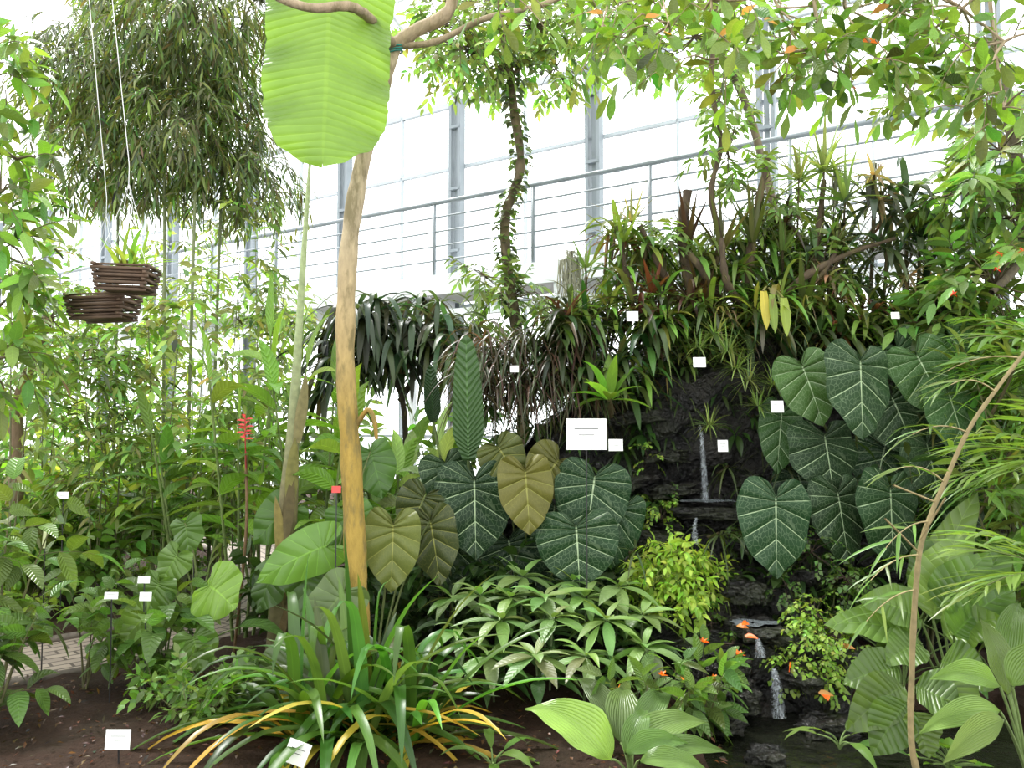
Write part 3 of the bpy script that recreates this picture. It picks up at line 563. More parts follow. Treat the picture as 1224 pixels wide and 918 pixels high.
# ---------------- left mid planting ----------------
def ginger(base,nst,h,L,W,col,lab,sd,lean=(0,0),nl=9):
    seed(sd); base=np.asarray(base,float); S1=MB(); L1=MB()
    for k in range(nst):
        a=k*2.4+sd; r=.12+.12*k/max(1,nst); top=base+A3(math.cos(a)*r*2.2+lean[0],math.sin(a)*r*2+lean[1],h*U(.75,1.05)); b=base+A3(math.cos(a)*r*.4,math.sin(a)*r*.4,0); C=qb(b,(b+top)/2+A3(0,0,.1),top,12); tubes(S1,C,np.linspace(.014,.008,12),6,(.12,.17,.05))
        d=nz(top-b); t=np.linspace(.4,1,nl); p=np.array([C[int(x*11)] for x in t]); sg=np.where(np.arange(nl)%2==0,1,-1); az=U(0,3.1); sv=A3(math.cos(az),math.sin(az),0)
        D=sv*sg[:,None]*.9+A3(0,0,.6)+R.normal(0,.15,(nl,3)); D[-1]=d
        leaves(L1,'lance',p,D,A3(0,0,1)+R.normal(0,.25,(nl,3)),L*U(.8,1.1,nl),W,.9,.25,col,.15,8,2,.05)
    thing('ginger_plant',lab,'plant',base,[('cane',S1,STEM),('foliage',L1,LEAFB)])
ginger(gp(300,0,5.9),4,1.95,.5,.12,(.17,.33,.06),'tall ginger with long glossy light green leaves',31)
ginger(gp(385,0,5.7),4,1.9,.5,.13,(.14,.29,.05),'tall ginger with long glossy green leaves',32)
ginger(gp(240,0,6.4),4,1.6,.42,.1,(.08,.17,.04),'dark green ginger clump',33)
ginger(gp(330,0,6.6),4,2.2,.5,.12,(.17,.32,.07),'tall ginger behind the banana stem',34)
ginger(gp(440,0,6.6),5,1.5,.45,.13,(.15,.29,.07),'ginger with pale green arching leaves',35)
ginger(gp(490,0,6.2),6,1.5,.45,.13,(.27,.42,.2),'light silvery green ginger clump',36)
ginger(gp(210,0,7.0),4,1.5,.45,.12,(.11,.23,.05),'glossy dark green ginger behind the peace lilies',38)
seed(37); S1=MB(); b0=gp(293,0,5.5); tubes(S1,cr([b0,P(294,640,5.5),P(294,540,5.5)],14),.011,6,(.16,.1,.05)); tubes(S1,cr([P(294,560,5.45),P(293,520,5.3),P(293,495,5.3)],8),.004,5,(.5,.05,.06)); Fr=MB()
rs=P(293,525,5.3)
for k in range(16): a=k*2.4; leaves(Fr,'ovate',rs+UP*k*.010,A3(math.cos(a)*1.3,math.sin(a),.5),A3(0,-1,.5),.06,.016,.6,.3,(.70,.07,.12),.15,3,1)
L1=MB(); rosette(L1,P(294,545,5.5),7,.35,.12,(0,40),.9,'lance',(.08,.19,.04),S=7,A=2)
thing('red_ginger_flower','upright stalk with a loose pinkish red flower spike','flower',b0,[('stalk',S1,STEM),('flower_spike',Fr,FINE),('foliage',L1,LEAFB)])
for k,(px,y,h,L,W,col,sh) in enumerate([(60,8.5,1.2,.18,.08,BR,'ovate'),(110,7.6,1.1,.2,.09,(.22,.4,.08),'ovate'),(160,8.4,1.5,.17,.07,MD,'ovate'),(210,7.6,1.15,.2,.09,BR,'ovate'),(10,6.8,1.1,.2,.09,(.15,.28,.05),'ovate'),(270,8,1.4,.2,.08,(.17,.32,.07),'lance'),(90,10,1.7,.2,.09,(.2,.35,.1),'ovate'),(180,10.5,1.8,.2,.09,(.2,.34,.1),'ovate'),(0,9,1.7,.2,.09,(.16,.3,.08),'ovate'),(310,9,1.6,.22,.06,(.15,.28,.07),'lance'),(390,8.4,1.8,.22,.07,(.12,.24,.06),'lance'),(450,8.5,1.5,.22,.08,MD,'lance'),(540,8.2,1.7,.2,.07,(.08,.17,.04),'lance'),(130,6.9,.8,.16,.07,(.12,.24,.05),'ovate'),(60,6.9,.8,.16,.07,(.14,.26,.05),'ovate')]):
    seed(300+k); shrub('leafy_shrub','rounded leafy green shrub in the planting bed','shrub',gp(px,0,y),h,.45,6,48,.3,7,L,W,sh,LEAF,col,sr=.012,spiral=True,ld=.8,group='bed shrubs',cj=.28)
seed(40)
shrub('glossy_shrub','shrub with large glossy dark oval leaves','shrub',gp(20,0,4.6),.98,.33,5,26,.28,5,.22,.10,'ovate',LEAFB,(.10,.20,.045),sr=.011,spiral=True,ld=1.2,S=8,A=2)
shrub('glossy_shrub','low shrub with glossy oval leaves near the label','shrub',gp(20,0,4.1),.6,.26,5,18,.22,5,.2,.09,'ovate',LEAFB,(.08,.16,.04),sr=.010,spiral=True,ld=1.2,S=8,A=2)
shrub('glossy_shrub','small oval-leaved shrub by the path','shrub',gp(190,0,4.9),.5,.24,6,24,.19,5,.16,.075,'ovate',LEAFB,(.11,.22,.05),sr=.007,spiral=True,ld=1.,S=7,A=2)
shrub('glossy_shrub','loose shrub with pointed mid-green leaves by the path','shrub',gp(125,0,4.9),.55,.2,4,14,.2,5,.17,.075,'ovate',LEAFB,(.12,.23,.06),sr=.007,spiral=True,ld=1.1,S=7,A=2)
broad('peace_lily','broad-leaved clump with pointed oval green leaves',gp(150,0,7.0),14,.65,.45,.16,'ovate',LEAFB,(.12,.23,.07),(35,80),1.3)
broad('peace_lily','arching broad-leaved clump beside the path',gp(215,0,5.0),11,.55,.34,.13,'ovate',LEAFB,(.10,.2,.06),(35,80),1.4)
seed(402)
bigleaf(gp(255,0,5.0),[(264,708,66,52,60,4.85,(.22,.37,.08)),(205,675,40,48,-30,5.1,(.12,.23,.06)),(236,775,48,50,20,4.7,(.10,.2,.05)),(225,640,40,50,15,5.3,(.08,.17,.05)),(185,710,44,50,-20,5.0,(.10,.2,.05)),(165,745,44,54,-45,4.8,(.12,.22,.06))],LEAFB,'heart',name='elephant_ear',label='light green heart-leaved elephant ear by the path',ripple=.14)
for k,(px,y,c_) in enumerate([(115,7.4,BR),(50,7.3,BR),(100,7.7,BR),(270,4.35,(.11,.23,.05)),(20,7.0,BR),(180,7.9,BR),(240,8.2,MD),(215,4.5,(.12,.25,.05)),(290,4.6,(.08,.17,.04)),(60,6.5,BR),(250,4.2,(.1,.2,.04))]):
    seed(410+k); shrub('groundcover_plant','low bright green groundcover plant','plant',gp(px,0,y),.24,.2,6,30,.14,6,.07,.035,'ovate',LEAF,c_,sr=.004,spiral=True,ld=.6,S=3,group='groundcover plants')
seed(42)
bigleaf(gp(455,0,5.0),[(470,655,62,96,0,4.95,(.11,.14,.04),ANTHY),(520,650,56,92,12,5.2,(.04,.055,.022),ANTHY),(500,610,56,66,-25,5.35,(.035,.055,.02),ANTHY)],ANTHY,name='olive_leaved_anthurium',label='olive-brown quilted large-leaved anthurium beside the tree trunk',ripple=.12)
bigleaf(gp(380,0,4.9),[(360,662,54,108,-72,4.85,(.13,.28,.06)),(392,728,60,94,-42,4.6,(.10,.17,.07)),(425,640,56,86,20,5.3,(.08,.18,.04)),(330,620,50,70,-50,5.3,(.07,.16,.04)),(290,825,56,76,-40,4.4,(.08,.14,.05)),(335,800,60,74,-60,4.5,(.09,.15,.06)),(450,560,50,70,20,5.6,(.06,.14,.035)),(370,700,52,80,10,5.0,(.07,.15,.04)),(320,700,46,60,-20,5.1,(.06,.13,.04))],LEAFB,'heart',name='philodendron',label='philodendron with large green heart-shaped leaves around trunk',ripple=.16,cup=.25)
# ---------------- clivia clump ----------------
seed(43); cb=gp(432,0,4.1); L1=MB()
for dx,dy in((0,0),(-.18,.1),(.2,.08),(.08,-.12),(-.1,-.1),(.3,-.05),(.05,.15),(-.28,-.02)):
    rosette(L1,cb+A3(dx,dy,0),17,.92,.064,(22,86),1.25,'strap',(.065,.155,.032),.3,12,1,.35)
L2=MB(); 
for dx,dy in((-.1,-.05),(-.25,-.05),(.2,-.08),(.3,0)): rosette(L2,cb+A3(dx,dy,0),8,.9,.055,(12,58),1.35,'strap',(.52,.40,.07),.2,12,1,.3)
thing('strap_leaved_clump','dense clump of arching strap leaves, some yellowed','plant',cb,[('foliage',L1,STRAP),('yellowed_leaves',L2,STRAP)])
# ---------------- whorled plants ----------------
seed(44)
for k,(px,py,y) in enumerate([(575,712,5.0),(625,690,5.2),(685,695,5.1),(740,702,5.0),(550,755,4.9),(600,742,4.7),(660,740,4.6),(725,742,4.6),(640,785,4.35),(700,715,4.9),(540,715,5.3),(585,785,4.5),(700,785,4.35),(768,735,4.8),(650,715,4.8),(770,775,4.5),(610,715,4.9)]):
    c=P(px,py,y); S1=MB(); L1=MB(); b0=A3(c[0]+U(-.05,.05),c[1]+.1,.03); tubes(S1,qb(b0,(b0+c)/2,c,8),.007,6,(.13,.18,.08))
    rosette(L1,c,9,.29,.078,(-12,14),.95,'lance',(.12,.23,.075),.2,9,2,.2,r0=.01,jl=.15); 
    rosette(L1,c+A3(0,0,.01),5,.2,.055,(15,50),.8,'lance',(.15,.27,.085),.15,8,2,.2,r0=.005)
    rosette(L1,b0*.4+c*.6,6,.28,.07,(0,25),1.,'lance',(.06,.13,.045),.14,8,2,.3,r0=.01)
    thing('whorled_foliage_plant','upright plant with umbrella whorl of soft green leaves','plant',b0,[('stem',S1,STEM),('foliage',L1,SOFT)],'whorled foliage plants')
seed(45)
shrub('orange_flowering_plant','dark-leaved plant with small orange flowers','plant',gp(775,0,4.05),.30,.2,6,18,.15,5,.15,.06,'ovate',LEAFB,(.09,.17,.05),sr=.006,spiral=True,ld=.7,S=6,A=2,flower=(3,(.95,.25,.02),.035))
shrub('orange_flowering_plant','green plant with orange flower heads by the stream','plant',gp(835,0,4.15),.32,.16,5,15,.14,5,.15,.06,'ovate',LEAFB,(.10,.20,.05),sr=.006,spiral=True,ld=.7,S=6,A=2,flower=(3,(.95,.2,.02),.035))
def handleaves(name,label,base,sp,shape,mat,stem=(.15,.22,.07),sr=.006,S=14,A=4,fold=.2,ripple=.07,dr=.5,up=.2):
    st=MB(); parts=[]; base=np.asarray(base,float)
    for s in sp:
        x0,y0,x1,y1,w,d0,d1,col=s[:8]; nx_,nz_=s[8:10] if len(s)>8 else (U(-.4,.4),U(.5,1.)); a=P(x0,y0,d0); b=P(x1,y1,d1); m=MB()
        leaves(m,shape,a,nz(b-a)+A3(0,0,up),A3(nx_,-1,nz_),np.linalg.norm(b-a)*1.06,w/F*(d0+d1)/2,dr,fold,col,.08,S,A,ripple,3); parts.append(('leaf',m,mat))
        tubes(st,qb(base,base*.5+a*.5+A3(0,0,.06),a,9),sr,6,stem)
    return thing(name,label,'plant',base,[('leaf_stalk',st,STEM)]+parts)
LG=(.24,.42,.10)
handleaves('large_leaved_lily','low plant with large smooth light green oval leaves',gp(748,0,3.62),[(730,908,641,828,58,3.6,3.65,LG,.3,.9),(742,888,744,812,44,3.7,3.95,(.11,.19,.075)),(752,898,842,850,38,3.6,3.75,(.14,.26,.08),-.2,.9),(765,912,868,890,30,3.5,3.6,(.10,.21,.06),-.1,1.),(758,885,800,812,32,3.7,4.,(.09,.17,.06)),(765,910,850,922,28,3.4,3.4,(.12,.24,.07)),(745,890,695,795,30,3.8,4.1,(.08,.15,.05)),(748,900,820,880,28,3.5,3.55,(.10,.2,.06)),(750,905,770,840,30,3.55,3.7,(.13,.25,.07))],'lance',LILY,fold=.35,dr=.9,up=.4,S=18)
broad('large_leaved_lily','small light green clump at the bed edge',gp(590,0,3.75),7,.12,.22,.05,'lance',LILY,(.13,.27,.06),(20,70),1.2)
seed(46); b0=P(815,745,5.35); S1=MB(); L1=MB(); canopy(S1,L1,[(P(815,665,5.25),(.2,.16,.11),60),(P(785,690,5.2),(.18,.16,.1),50),(P(845,700,5.2),(.16,.16,.12),50),(P(820,715,5.15),(.2,.15,.1),50)],.12,8,.07,.030,'ovate',(.34,.54,.10),(.2,.25,.06),td=1.,ld=.8,S=3,sr=.002,spiral=True)
tubes(S1,cr([b0+A3(0,.25,-.1),b0,P(818,680,5.25)],8),.01,6,(.2,.2,.06)); tubes(S1,cr([b0,P(790,695,5.2)],6),.007,6,(.2,.2,.06)); tubes(S1,cr([b0,P(845,705,5.2)],6),.007,6,(.2,.2,.06))
thing('bright_fern_shrub','vivid lime green small-leaved shrub on the rocks','shrub',b0+A3(0,.25,-.1),[('stem',S1,STEM),('foliage',L1,FINE)])
for k,(px,py,y,n,rr) in enumerate([(965,770,4.6,60,.17),(975,735,4.75,36,.13),(945,795,4.5,20,.08),(985,800,4.5,30,.12),(775,605,5.7,12,.1),(790,620,5.65,12,.1),(775,550,5.85,7,.07),(970,660,5.1,26,.16),(850,745,5.,10,.08),(1010,690,4.9,26,.15),(940,700,5.0,16,.1),(1000,760,4.6,30,.14),(875,770,4.65,8,.07),(880,640,5.5,8,.08),(800,590,5.85,8,.1)]):
    seed(460+k); S1=MB(); L1=MB(); c=P(px,py,y); canopy(S1,L1,[(c,rr,n)],.12,8,.035,.028,'ovate',(.24,.42,.08) if k<7 or k==11 else (.07,.15,.035),(.06,.04,.03),td=1.3,ld=.8,S=2,sr=.0012); tubes(S1,[c+A3(0,.3,-.1),c+A3(0,.1,-.02),c],.006,5,(.06,.04,.03))
    thing('maidenhair_fern','maidenhair fern with tiny bright green leaflets','fern',c+A3(0,.3,-.1),[('stem',S1,STEM),('foliage',L1,FINE)],'ferns on the rocks')
# ---------------- anthuriums ----------------
seed(47); DKA=(.012,.040,.016)
bigleaf(P(640,770,5.75),[(568,607,86,112,2,5.4,DKA),(706,598,84,96,-10,5.4,DKA),(690,655,90,88,3,5.15,DKA),(736,632,56,92,-18,5.5,(.015,.048,.018)),(612,668,90,76,10,5.6,(.010,.03,.014)),(540,575,62,76,20,5.7,(.015,.043,.018)),(640,700,80,66,0,5.65,(.010,.03,.014)),(540,660,66,76,-15,5.65,(.012,.038,.016)),(720,700,66,56,10,5.6,(.010,.03,.014)),(660,625,60,70,-8,5.5,(.012,.038,.016))],ANTH,name='white_veined_anthurium',label='anthurium with huge dark heart leaves and white veins')
bigleaf(P(630,760,5.8),[(630,590,62,92,5,5.2,(.10,.10,.028)),(655,565,62,66,-40,5.45,(.09,.10,.028)),(605,548,54,58,35,5.5,(.065,.085,.025))],ANTHY,name='bronze_leaved_anthurium',label='anthurium with bronze-olive heart leaves and yellow veins',ripple=.12)
bigleaf(P(1030,620,6.0),[(1026,466,86,116,-4,5.2,(.017,.048,.018)),(967,463,68,92,18,5.4,(.045,.11,.03)),(1108,452,70,100,24,5.4,(.04,.105,.03)),(988,548,96,92,5,5.4,(.015,.043,.018)),(925,628,82,114,-4,5.0,(.015,.047,.02)),(1004,620,74,104,5,5.2,(.014,.04,.016)),(1062,618,84,114,-4,5.1,(.015,.047,.018)),(1140,500,66,106,12,5.3,(.035,.09,.03)),(1112,560,70,100,8,5.4,(.02,.055,.022)),(1075,500,72,92,20,5.6,(.02,.055,.02)),(1150,420,60,78,40,5.5,(.035,.1,.03)),(930,520,46,90,-10,5.7,(.03,.08,.025)),(1085,430,60,68,40,5.6,(.025,.07,.025)),(1050,555,66,78,-20,5.7,(.014,.042,.018)),(1150,600,66,96,10,5.4,(.022,.065,.022)),(960,590,58,78,15,5.8,(.012,.038,.016))],ANTH,name='white_veined_anthurium',label='anthurium on rock wall with giant white-veined heart leaves',pbow=.15)
seed(48)
def upleaf(specs,base,name,label):
    st=MB(); parts=[]; base=np.asarray(base,float)
    for x0,y0,x1,y1,w,y,col,dr in specs:
        a=P(x0,y0,y); b=P(x1,y1,y-.1); m=MB(); D=nz(b-a); leaves(m,'long',a,D,A3(.15,-1,.1),np.linalg.norm(b-a),w/F*y,dr,.25,col,.03,24,3,.05,5); parts.append(('leaf',m,CORR)); tubes(st,qb(base,(base+a)/2,a,8),.012,6,(.1,.14,.05))
    thing(name,label,'plant',base,[('leaf_stalk',st,STEM)]+parts)
upleaf([(560,550,557,400,38,5.6,(.045,.10,.045),0),(518,505,514,436,20,5.9,(.02,.05,.025),0)],gp(570,0,6.),'corrugated_anthurium','anthurium with long upright corrugated dark leaves')
# ---------------- dark strap ferns ----------------
for k in range(44):
    seed(500+k); px=U(388,572); py=np.interp(px,[388,430,500,572],[395,358,350,375])+U(0,75); y=6.7+U(0,.6)
    ros('dark_strap_fern','hanging strap fern with long dark drooping leaves',P(px,py,y),int(U(9,17)),.5*U(.8,1.3),.055,el=(-50,60),droop=2.6,col=[(.035,.062,.04),(.055,.09,.05)][k%2],S=8,group='dark strap ferns',root=P(480+(px-480)*.7,py+25,7.0),cj=.35,jl=.5)
seed(52); mb=MB()
for pts in([gp(480,0,7.1),P(485,520,7.1),P(470,450,7.1),P(430,410,7.1),P(395,395,7.)],[P(478,480,7.1),P(510,430,7.1),P(555,400,7.2)],[P(470,450,7.1),P(480,390,7.1),P(490,360,7.1)]): tubes(mb,cr(pts,14),np.linspace(.03,.018,14),8,(.05,.04,.03))
single('epiphyte_tree_trunk',mb,BARK,'dark forked trunk carrying strap ferns','trunk',loc=gp(480,0,7.1))
for k in range(40):
    seed(530+k); px=560+(k%20)*8.2; c=P(px,U(400,440)+(32 if k>19 else 0),6.05-.1*(k>19)); dk=k%3
    ros('grassy_bromeliad','hanging bromeliad with thin dark bronze drooping leaves',c,24,.5,.022,shape='taper',el=(-30,60),droop=2.5,col=[(.06,.055,.035),(.05,.085,.04),(.075,.05,.045)][dk],S=7,group='bronze bromeliads',root=c+A3(0,.35,-.1))
# ---------------- epiphytes on mound ----------------
TY=[((.12,.21,.05),.38,.045,'strap',2.0),((.05,.10,.035),.44,.052,'strap',1.9),((.20,.14,.07),.34,.024,'taper',2.2),((.19,.31,.08),.3,.042,'lance',1.6),((.06,.035,.028),.36,.045,'taper',1.4),((.14,.20,.08),.34,.014,'taper',1.8),((.28,.22,.13),.26,.02,'taper',2.6),((.13,.06,.04),.34,.034,'taper',1.6)]
NM=['strap_leaved_epiphyte','dark_epiphyte','dry_bromeliad','light_green_epiphyte','purple_bromeliad','grassy_epiphyte','dry_leaf_tuft','reddish_bromeliad']
LB=['epiphyte with drooping mid-green strap leaves','epiphyte with dark green drooping strap leaves','half-dry bromeliad with brownish narrow leaves','light green strap-leaved epiphyte on the mound','bromeliad with stiff dark purple leaves','grassy tuft of thin green leaves','dry tan tuft of withered drooping leaves','bromeliad with reddish brown pointed leaves']
for k in range(235):
    seed(600+k); px=U(660,1150); lo=np.interp(px,[660,700,735,765,790,830,870,920,1000,1060,1150],[385,345,265,285,305,285,290,265,270,260,330]); hi=np.interp(px,[660,740,780,830,880,1000,1150],[470,480,465,415,415,430,430]); py=lo+(hi-lo)*R.random()**.9; y=U(5.85,6.2) if py>350 else U(6.1,6.6)
    ty=int(R.choice(8,p=[.25,.23,.08,.18,.06,.12,.04,.04])); col,L,W,sh,dr=TY[ty]; c=P(px,py,y)
    ros(NM[ty],LB[ty],c,int(U(10,19)),L*U(.7,1.2),W*U(.8,1.2),shape=sh,el=(-25,75),droop=dr,col=col,S=7,A=1,group='epiphytes on the mound',root=c+A3(0,.3,-.2),cj=.35)
seed(55); mb=MB(); dw=(.08,.06,.04)
for pts,r0,r1 in[([P(830,430,6.2),P(825,340,6.1),P(815,280,6.1),P(822,228,6.1)],.05,.035),([P(880,420,6.4),P(895,320,6.2),P(905,250,6.1),P(918,190,6.1)],.04,.02),([P(850,420,6.4),P(800,340,6.1),P(765,270,6.1)],.04,.018),([P(900,400,6.4),P(950,340,6.0),P(1010,305,6.),P(1070,285,6.)],.04,.012),([P(930,380,6.3),P(980,330,6.),P(1000,300,6.)],.03,.015),([P(830,350,6.3),P(860,300,6.1),P(850,230,6.1),P(862,170,6.1),P(850,100,6.),P(856,20,5.9),P(850,-60,5.8)],.03,.012),([P(870,380,6.3),P(845,330,6.),P(815,295,6.)],.04,.025),([P(900,380,6.2),P(870,340,5.9),P(862,285,5.9)],.04,.02),([P(780,400,6.3),P(750,330,6.1),P(738,270,6.1)],.03,.012),([P(960,400,6.3),P(975,300,6.2),P(985,215,6.2)],.03,.02)]:
    tubes(mb,cr(pts,24),np.linspace(r0,r1,24)*(1+.12*R.normal(0,1,24)),9,dw)
single('driftwood_branches',mb,BARK,'dark dead tree branches rising from the planted mound','branches',loc=P(850,430,6.4))
for k,(px,py,L,W,col,el) in enumerate([(822,290,.4,.05,(.05,.032,.022),(50,88)),(862,300,.42,.05,(.07,.08,.03),(45,85)),(900,290,.5,.05,(.07,.10,.03),(45,88)),(745,290,.35,.04,(.10,.16,.04),(10,85)),(755,265,.3,.03,(.2,.22,.1),(0,80)),(935,300,.4,.04,(.12,.18,.06),(20,85)),(840,370,.45,.06,(.06,.04,.02),(20,80)),(960,370,.45,.06,(.08,.12,.04),(20,80)),(700,320,.25,.03,(.12,.2,.06),(0,80)),(780,350,.35,.05,(.18,.07,.04),(10,80))]):
    seed(2000+k); ros('upright_bromeliad','upright bromeliad with broad pointed blades on driftwood',P(px,py,6.05),12,L,W,shape='taper',el=el,droop=.3,col=col,S=6,group='upright bromeliads',root=P(px,py+30,6.3))
for k,(px,py,L) in enumerate([(683,300,.35),(675,310,.3),(1000,200,.35),(1047,195,.4),(690,308,.28)]):
    seed(2050+k); S1=MB(); c=P(px,py,6.2); 
    for q in range(26): p=c+A3(U(-.05,.05),U(-.04,.04),0); tubes(S1,cr([p,p+A3(U(-.03,.03),0,-L*.5),p+A3(U(-.04,.04),0,-L*U(.7,1.1))],6),.003,4,(.30,.31,.22))
    tubes(S1,[c,c+A3(.02,.1,-.1),P(px+(12 if px<800 else -5),py+110,6.5)],.008,5,(.08,.06,.04))
    single('hanging_air_moss',S1,STEM,'hanging strands of grey-green air moss','moss',loc=c,group='hanging moss')
S1=MB();L1=MB(); seed(56)
canopy(S1,L1,[(P(870,180,6.1),(.22,.2,.3),20),(P(905,230,6.2),(.22,.2,.25),22),(P(950,250,6.3),(.25,.2,.18),20),(P(860,120,6.),(.12,.15,.3),12),(P(1000,320,6.1),(.4,.2,.15),18),(P(790,290,6.2),(.25,.2,.1),14)],.22,8,.12,.036,'lance',(.13,.24,.06),(.08,.06,.04),S=3,ld=.8,sr=.003)
thing('climbing_vine','leafy vine climbing over the driftwood','vine',P(870,300,6.1),[('stem',S1,STEM),('foliage',L1,LEAF)])
for k,(px,py,L,W,n,col,dr,sh,rt) in enumerate([(985,205,.42,.04,34,(.2,.30,.12),.9,'taper',330),(1010,240,.4,.04,30,(.18,.28,.11),.9,'taper',330),(955,215,.35,.03,26,(.16,.25,.09),.9,'taper',330),(1045,245,.5,.055,22,(.05,.085,.055),2.1,'strap',340),(1085,250,.5,.055,22,(.045,.08,.05),2.1,'strap',340),(1100,290,.45,.055,20,(.045,.09,.05),2.1,'strap',350),(1060,300,.45,.05,20,(.05,.085,.045),2.1,'strap',350),(1130,300,.4,.035,22,(.14,.24,.07),1.4,'taper',380),(1000,290,.4,.025,26,(.16,.2,.09),1.5,'taper',360)]):
    seed(570+k); ros('spiky_epiphyte' if sh=='taper' else 'ribbon_leaved_fern','rosette of stiff grey-green pointed leaves' if sh=='taper' else 'dark drooping ribbon-leaved fern on a branch',P(px,py,6.1),n,L,W,shape=sh,el=(-10,85),droop=dr,col=col,S=8,root=P(px-5,rt+20,6.5))
for k,(px,py) in enumerate([(1045,210),(1052,240),(990,330),(1085,330)]):
    seed(590+k); ros('dry_bract','papery brown dried leaf tuft',P(px,py,6.0),14,.2,.04,shape='taper',el=(-80,80),droop=1.,col=(.30,.24,.17),S=5,mat=FINE,root=P(px,py+60,6.4))
seed(595); ros('birds_nest_fern','bright green rosette fern hanging on the rock wall',P(728,478,5.6),13,.34,.085,shape='lance',el=(5,80),droop=.7,col=(.17,.34,.06),S=8,A=2,mat=LEAF,root=P(730,500,6.))
for k,(px,py,L,n,col) in enumerate([(855,400,.2,34,(.2,.3,.1)),(880,440,.22,36,(.2,.3,.1)),(848,508,.17,30,(.22,.34,.12)),(906,485,.17,30,(.18,.3,.09)),(895,455,.2,30,(.2,.28,.12)),(870,420,.22,30,(.17,.27,.09)),(925,460,.2,30,(.15,.26,.08)),(835,415,.18,26,(.18,.28,.1))]):
    seed(597+k); ros('air_plant','small spiky silvery green air plant on the rock',P(px,py,5.65),n,L,.014,shape='taper',el=(-40,85),droop=.7,col=col,S=4,group='air plants',root=P(px,py+5,6.1))
FP=[(700,470),(720,500),(760,455),(780,480),(800,460),(690,520),(745,540),(815,480),(770,520),(900,500),(910,540),(880,520),(895,590),(940,560),(950,600),(700,560),(800,520),(790,430),(820,440),(760,420),(920,690),(960,690),(1000,700),(940,640),(890,640),(860,640),(1040,690),(1000,720),(760,660),(780,600),(750,610),(870,720),(880,690),(900,470),(620,500),(600,520),(640,510),(660,500),(580,490),(880,460),(740,470),(770,500),(860,470),(870,560),(920,740)]
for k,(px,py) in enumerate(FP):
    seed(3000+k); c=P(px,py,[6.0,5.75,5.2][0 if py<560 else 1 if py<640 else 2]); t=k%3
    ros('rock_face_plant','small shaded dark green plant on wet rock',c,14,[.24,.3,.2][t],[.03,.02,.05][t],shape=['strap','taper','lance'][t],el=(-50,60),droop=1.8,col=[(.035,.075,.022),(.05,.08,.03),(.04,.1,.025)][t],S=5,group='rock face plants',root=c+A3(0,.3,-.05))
seed(60); parts=[]; st=MB(); q0=P(920,335,6.)
for px,py,col,w in((912,348,(.5,.48,.08),.08),(936,356,(.3,.42,.08),.085),(922,352,(.2,.32,.06),.07)):
    m=MB(); leaves(m,'strap',P(px,py,5.6),A3(.05,-.1,-1),A3(.2,-1,0),.28,w,.1,.3,col,.03,8,2); parts.append(('leaf',m,STRAP)); tubes(st,qb(q0+A3(0,.2,-.1),q0,P(px,py,5.6),6),.008,5,(.2,.2,.06))
thing('yellowing_epiphyte','epiphyte with yellowing hanging tongue leaves','plant',q0+A3(0,.2,-.1),[('stem',st,STEM)]+parts)
# ---------------- right side ----------------
for k,(px,py,y,L,az,n,col) in enumerate([(1290,560,4.2,.75,(140,230),6,(.12,.22,.05)),(1300,440,4.8,.9,(130,240),7,(.10,.2,.04)),(1290,700,3.7,.6,(140,220),5,(.15,.26,.07))]):
    seed(610+k); c=P(px,py,y); fronds('feather_palm','palm with long narrow bright green leaflets',c,n,L,8,.36,.032,(0,50),.7,col,STRAP,az,'feather palms',ang=35,trunk=A3(c[0]+.1,c[1]+.1,.03))
seed(62); b0=gp(1092,0,3.3); S1=MB(); c=cr([b0,P(1091,900,3.3),P(1090,800,3.3),P(1095,700,3.3),P(1104,640,3.3),P(1132,570,3.3),P(1160,510,3.3),P(1195,460,3.3),P(1245,395,3.3)],50); tubes(S1,c,np.linspace(.013,.007,50)*(1+.15*(np.arange(50)%5==0)),8,(.26,.21,.10))
L1=MB(); sprays(S1,L1,c[[18,22,26,30,36,42,46]],A3(-.5,-.3,.2)+R.normal(0,.4,(7,3)),.3,6,.2,.02,'taper',.8,40,.6,(.12,.22,.05),(.3,.25,.12),.004)
for a,b,d in((1098,660,(-40,-40)),(1100,645,(30,-50)),(1118,600,(-50,-20))): tubes(S1,[P(a,b,3.3),P(a+d[0]*.6,b+d[1]*.6,3.25),P(a+d[0],b+d[1],3.2)],.004,6,(.26,.21,.1))
thing('leaning_cane','thin leaning tan cane with sparse narrow leaves','plant',b0,[('cane',S1,STEM),('foliage',L1,STRAP)])
seed(63)
handleaves('dieffenbachia','leafy plant with big mottled oval leaves',gp(1120,0,4.3),[(1115,740,1140,640,75,4.2,4.3,(.14,.24,.08)),(1130,760,1195,735,60,4.1,3.9,(.13,.25,.06)),(1100,740,1030,712,55,4.1,4.,(.09,.18,.05)),(1095,760,990,740,52,4.1,4.,(.11,.21,.06)),(1125,730,1175,660,60,4.2,4.2,(.09,.17,.05)),(1110,720,1105,640,50,4.4,4.5,(.07,.14,.045)),(1125,790,1185,820,60,4.,3.8,(.11,.22,.05)),(1100,770,1060,790,50,4.,3.9,(.10,.19,.05)),(1110,720,1160,590,50,4.5,4.6,(.10,.18,.055)),(1140,760,1205,700,60,4.,4.,(.10,.2,.05)),(1150,740,1200,650,55,4.3,4.4,(.09,.17,.045)),(1120,800,1165,860,55,3.9,3.7,(.10,.18,.05))],'ovate',LEAFB,ripple=.12,fold=.28)
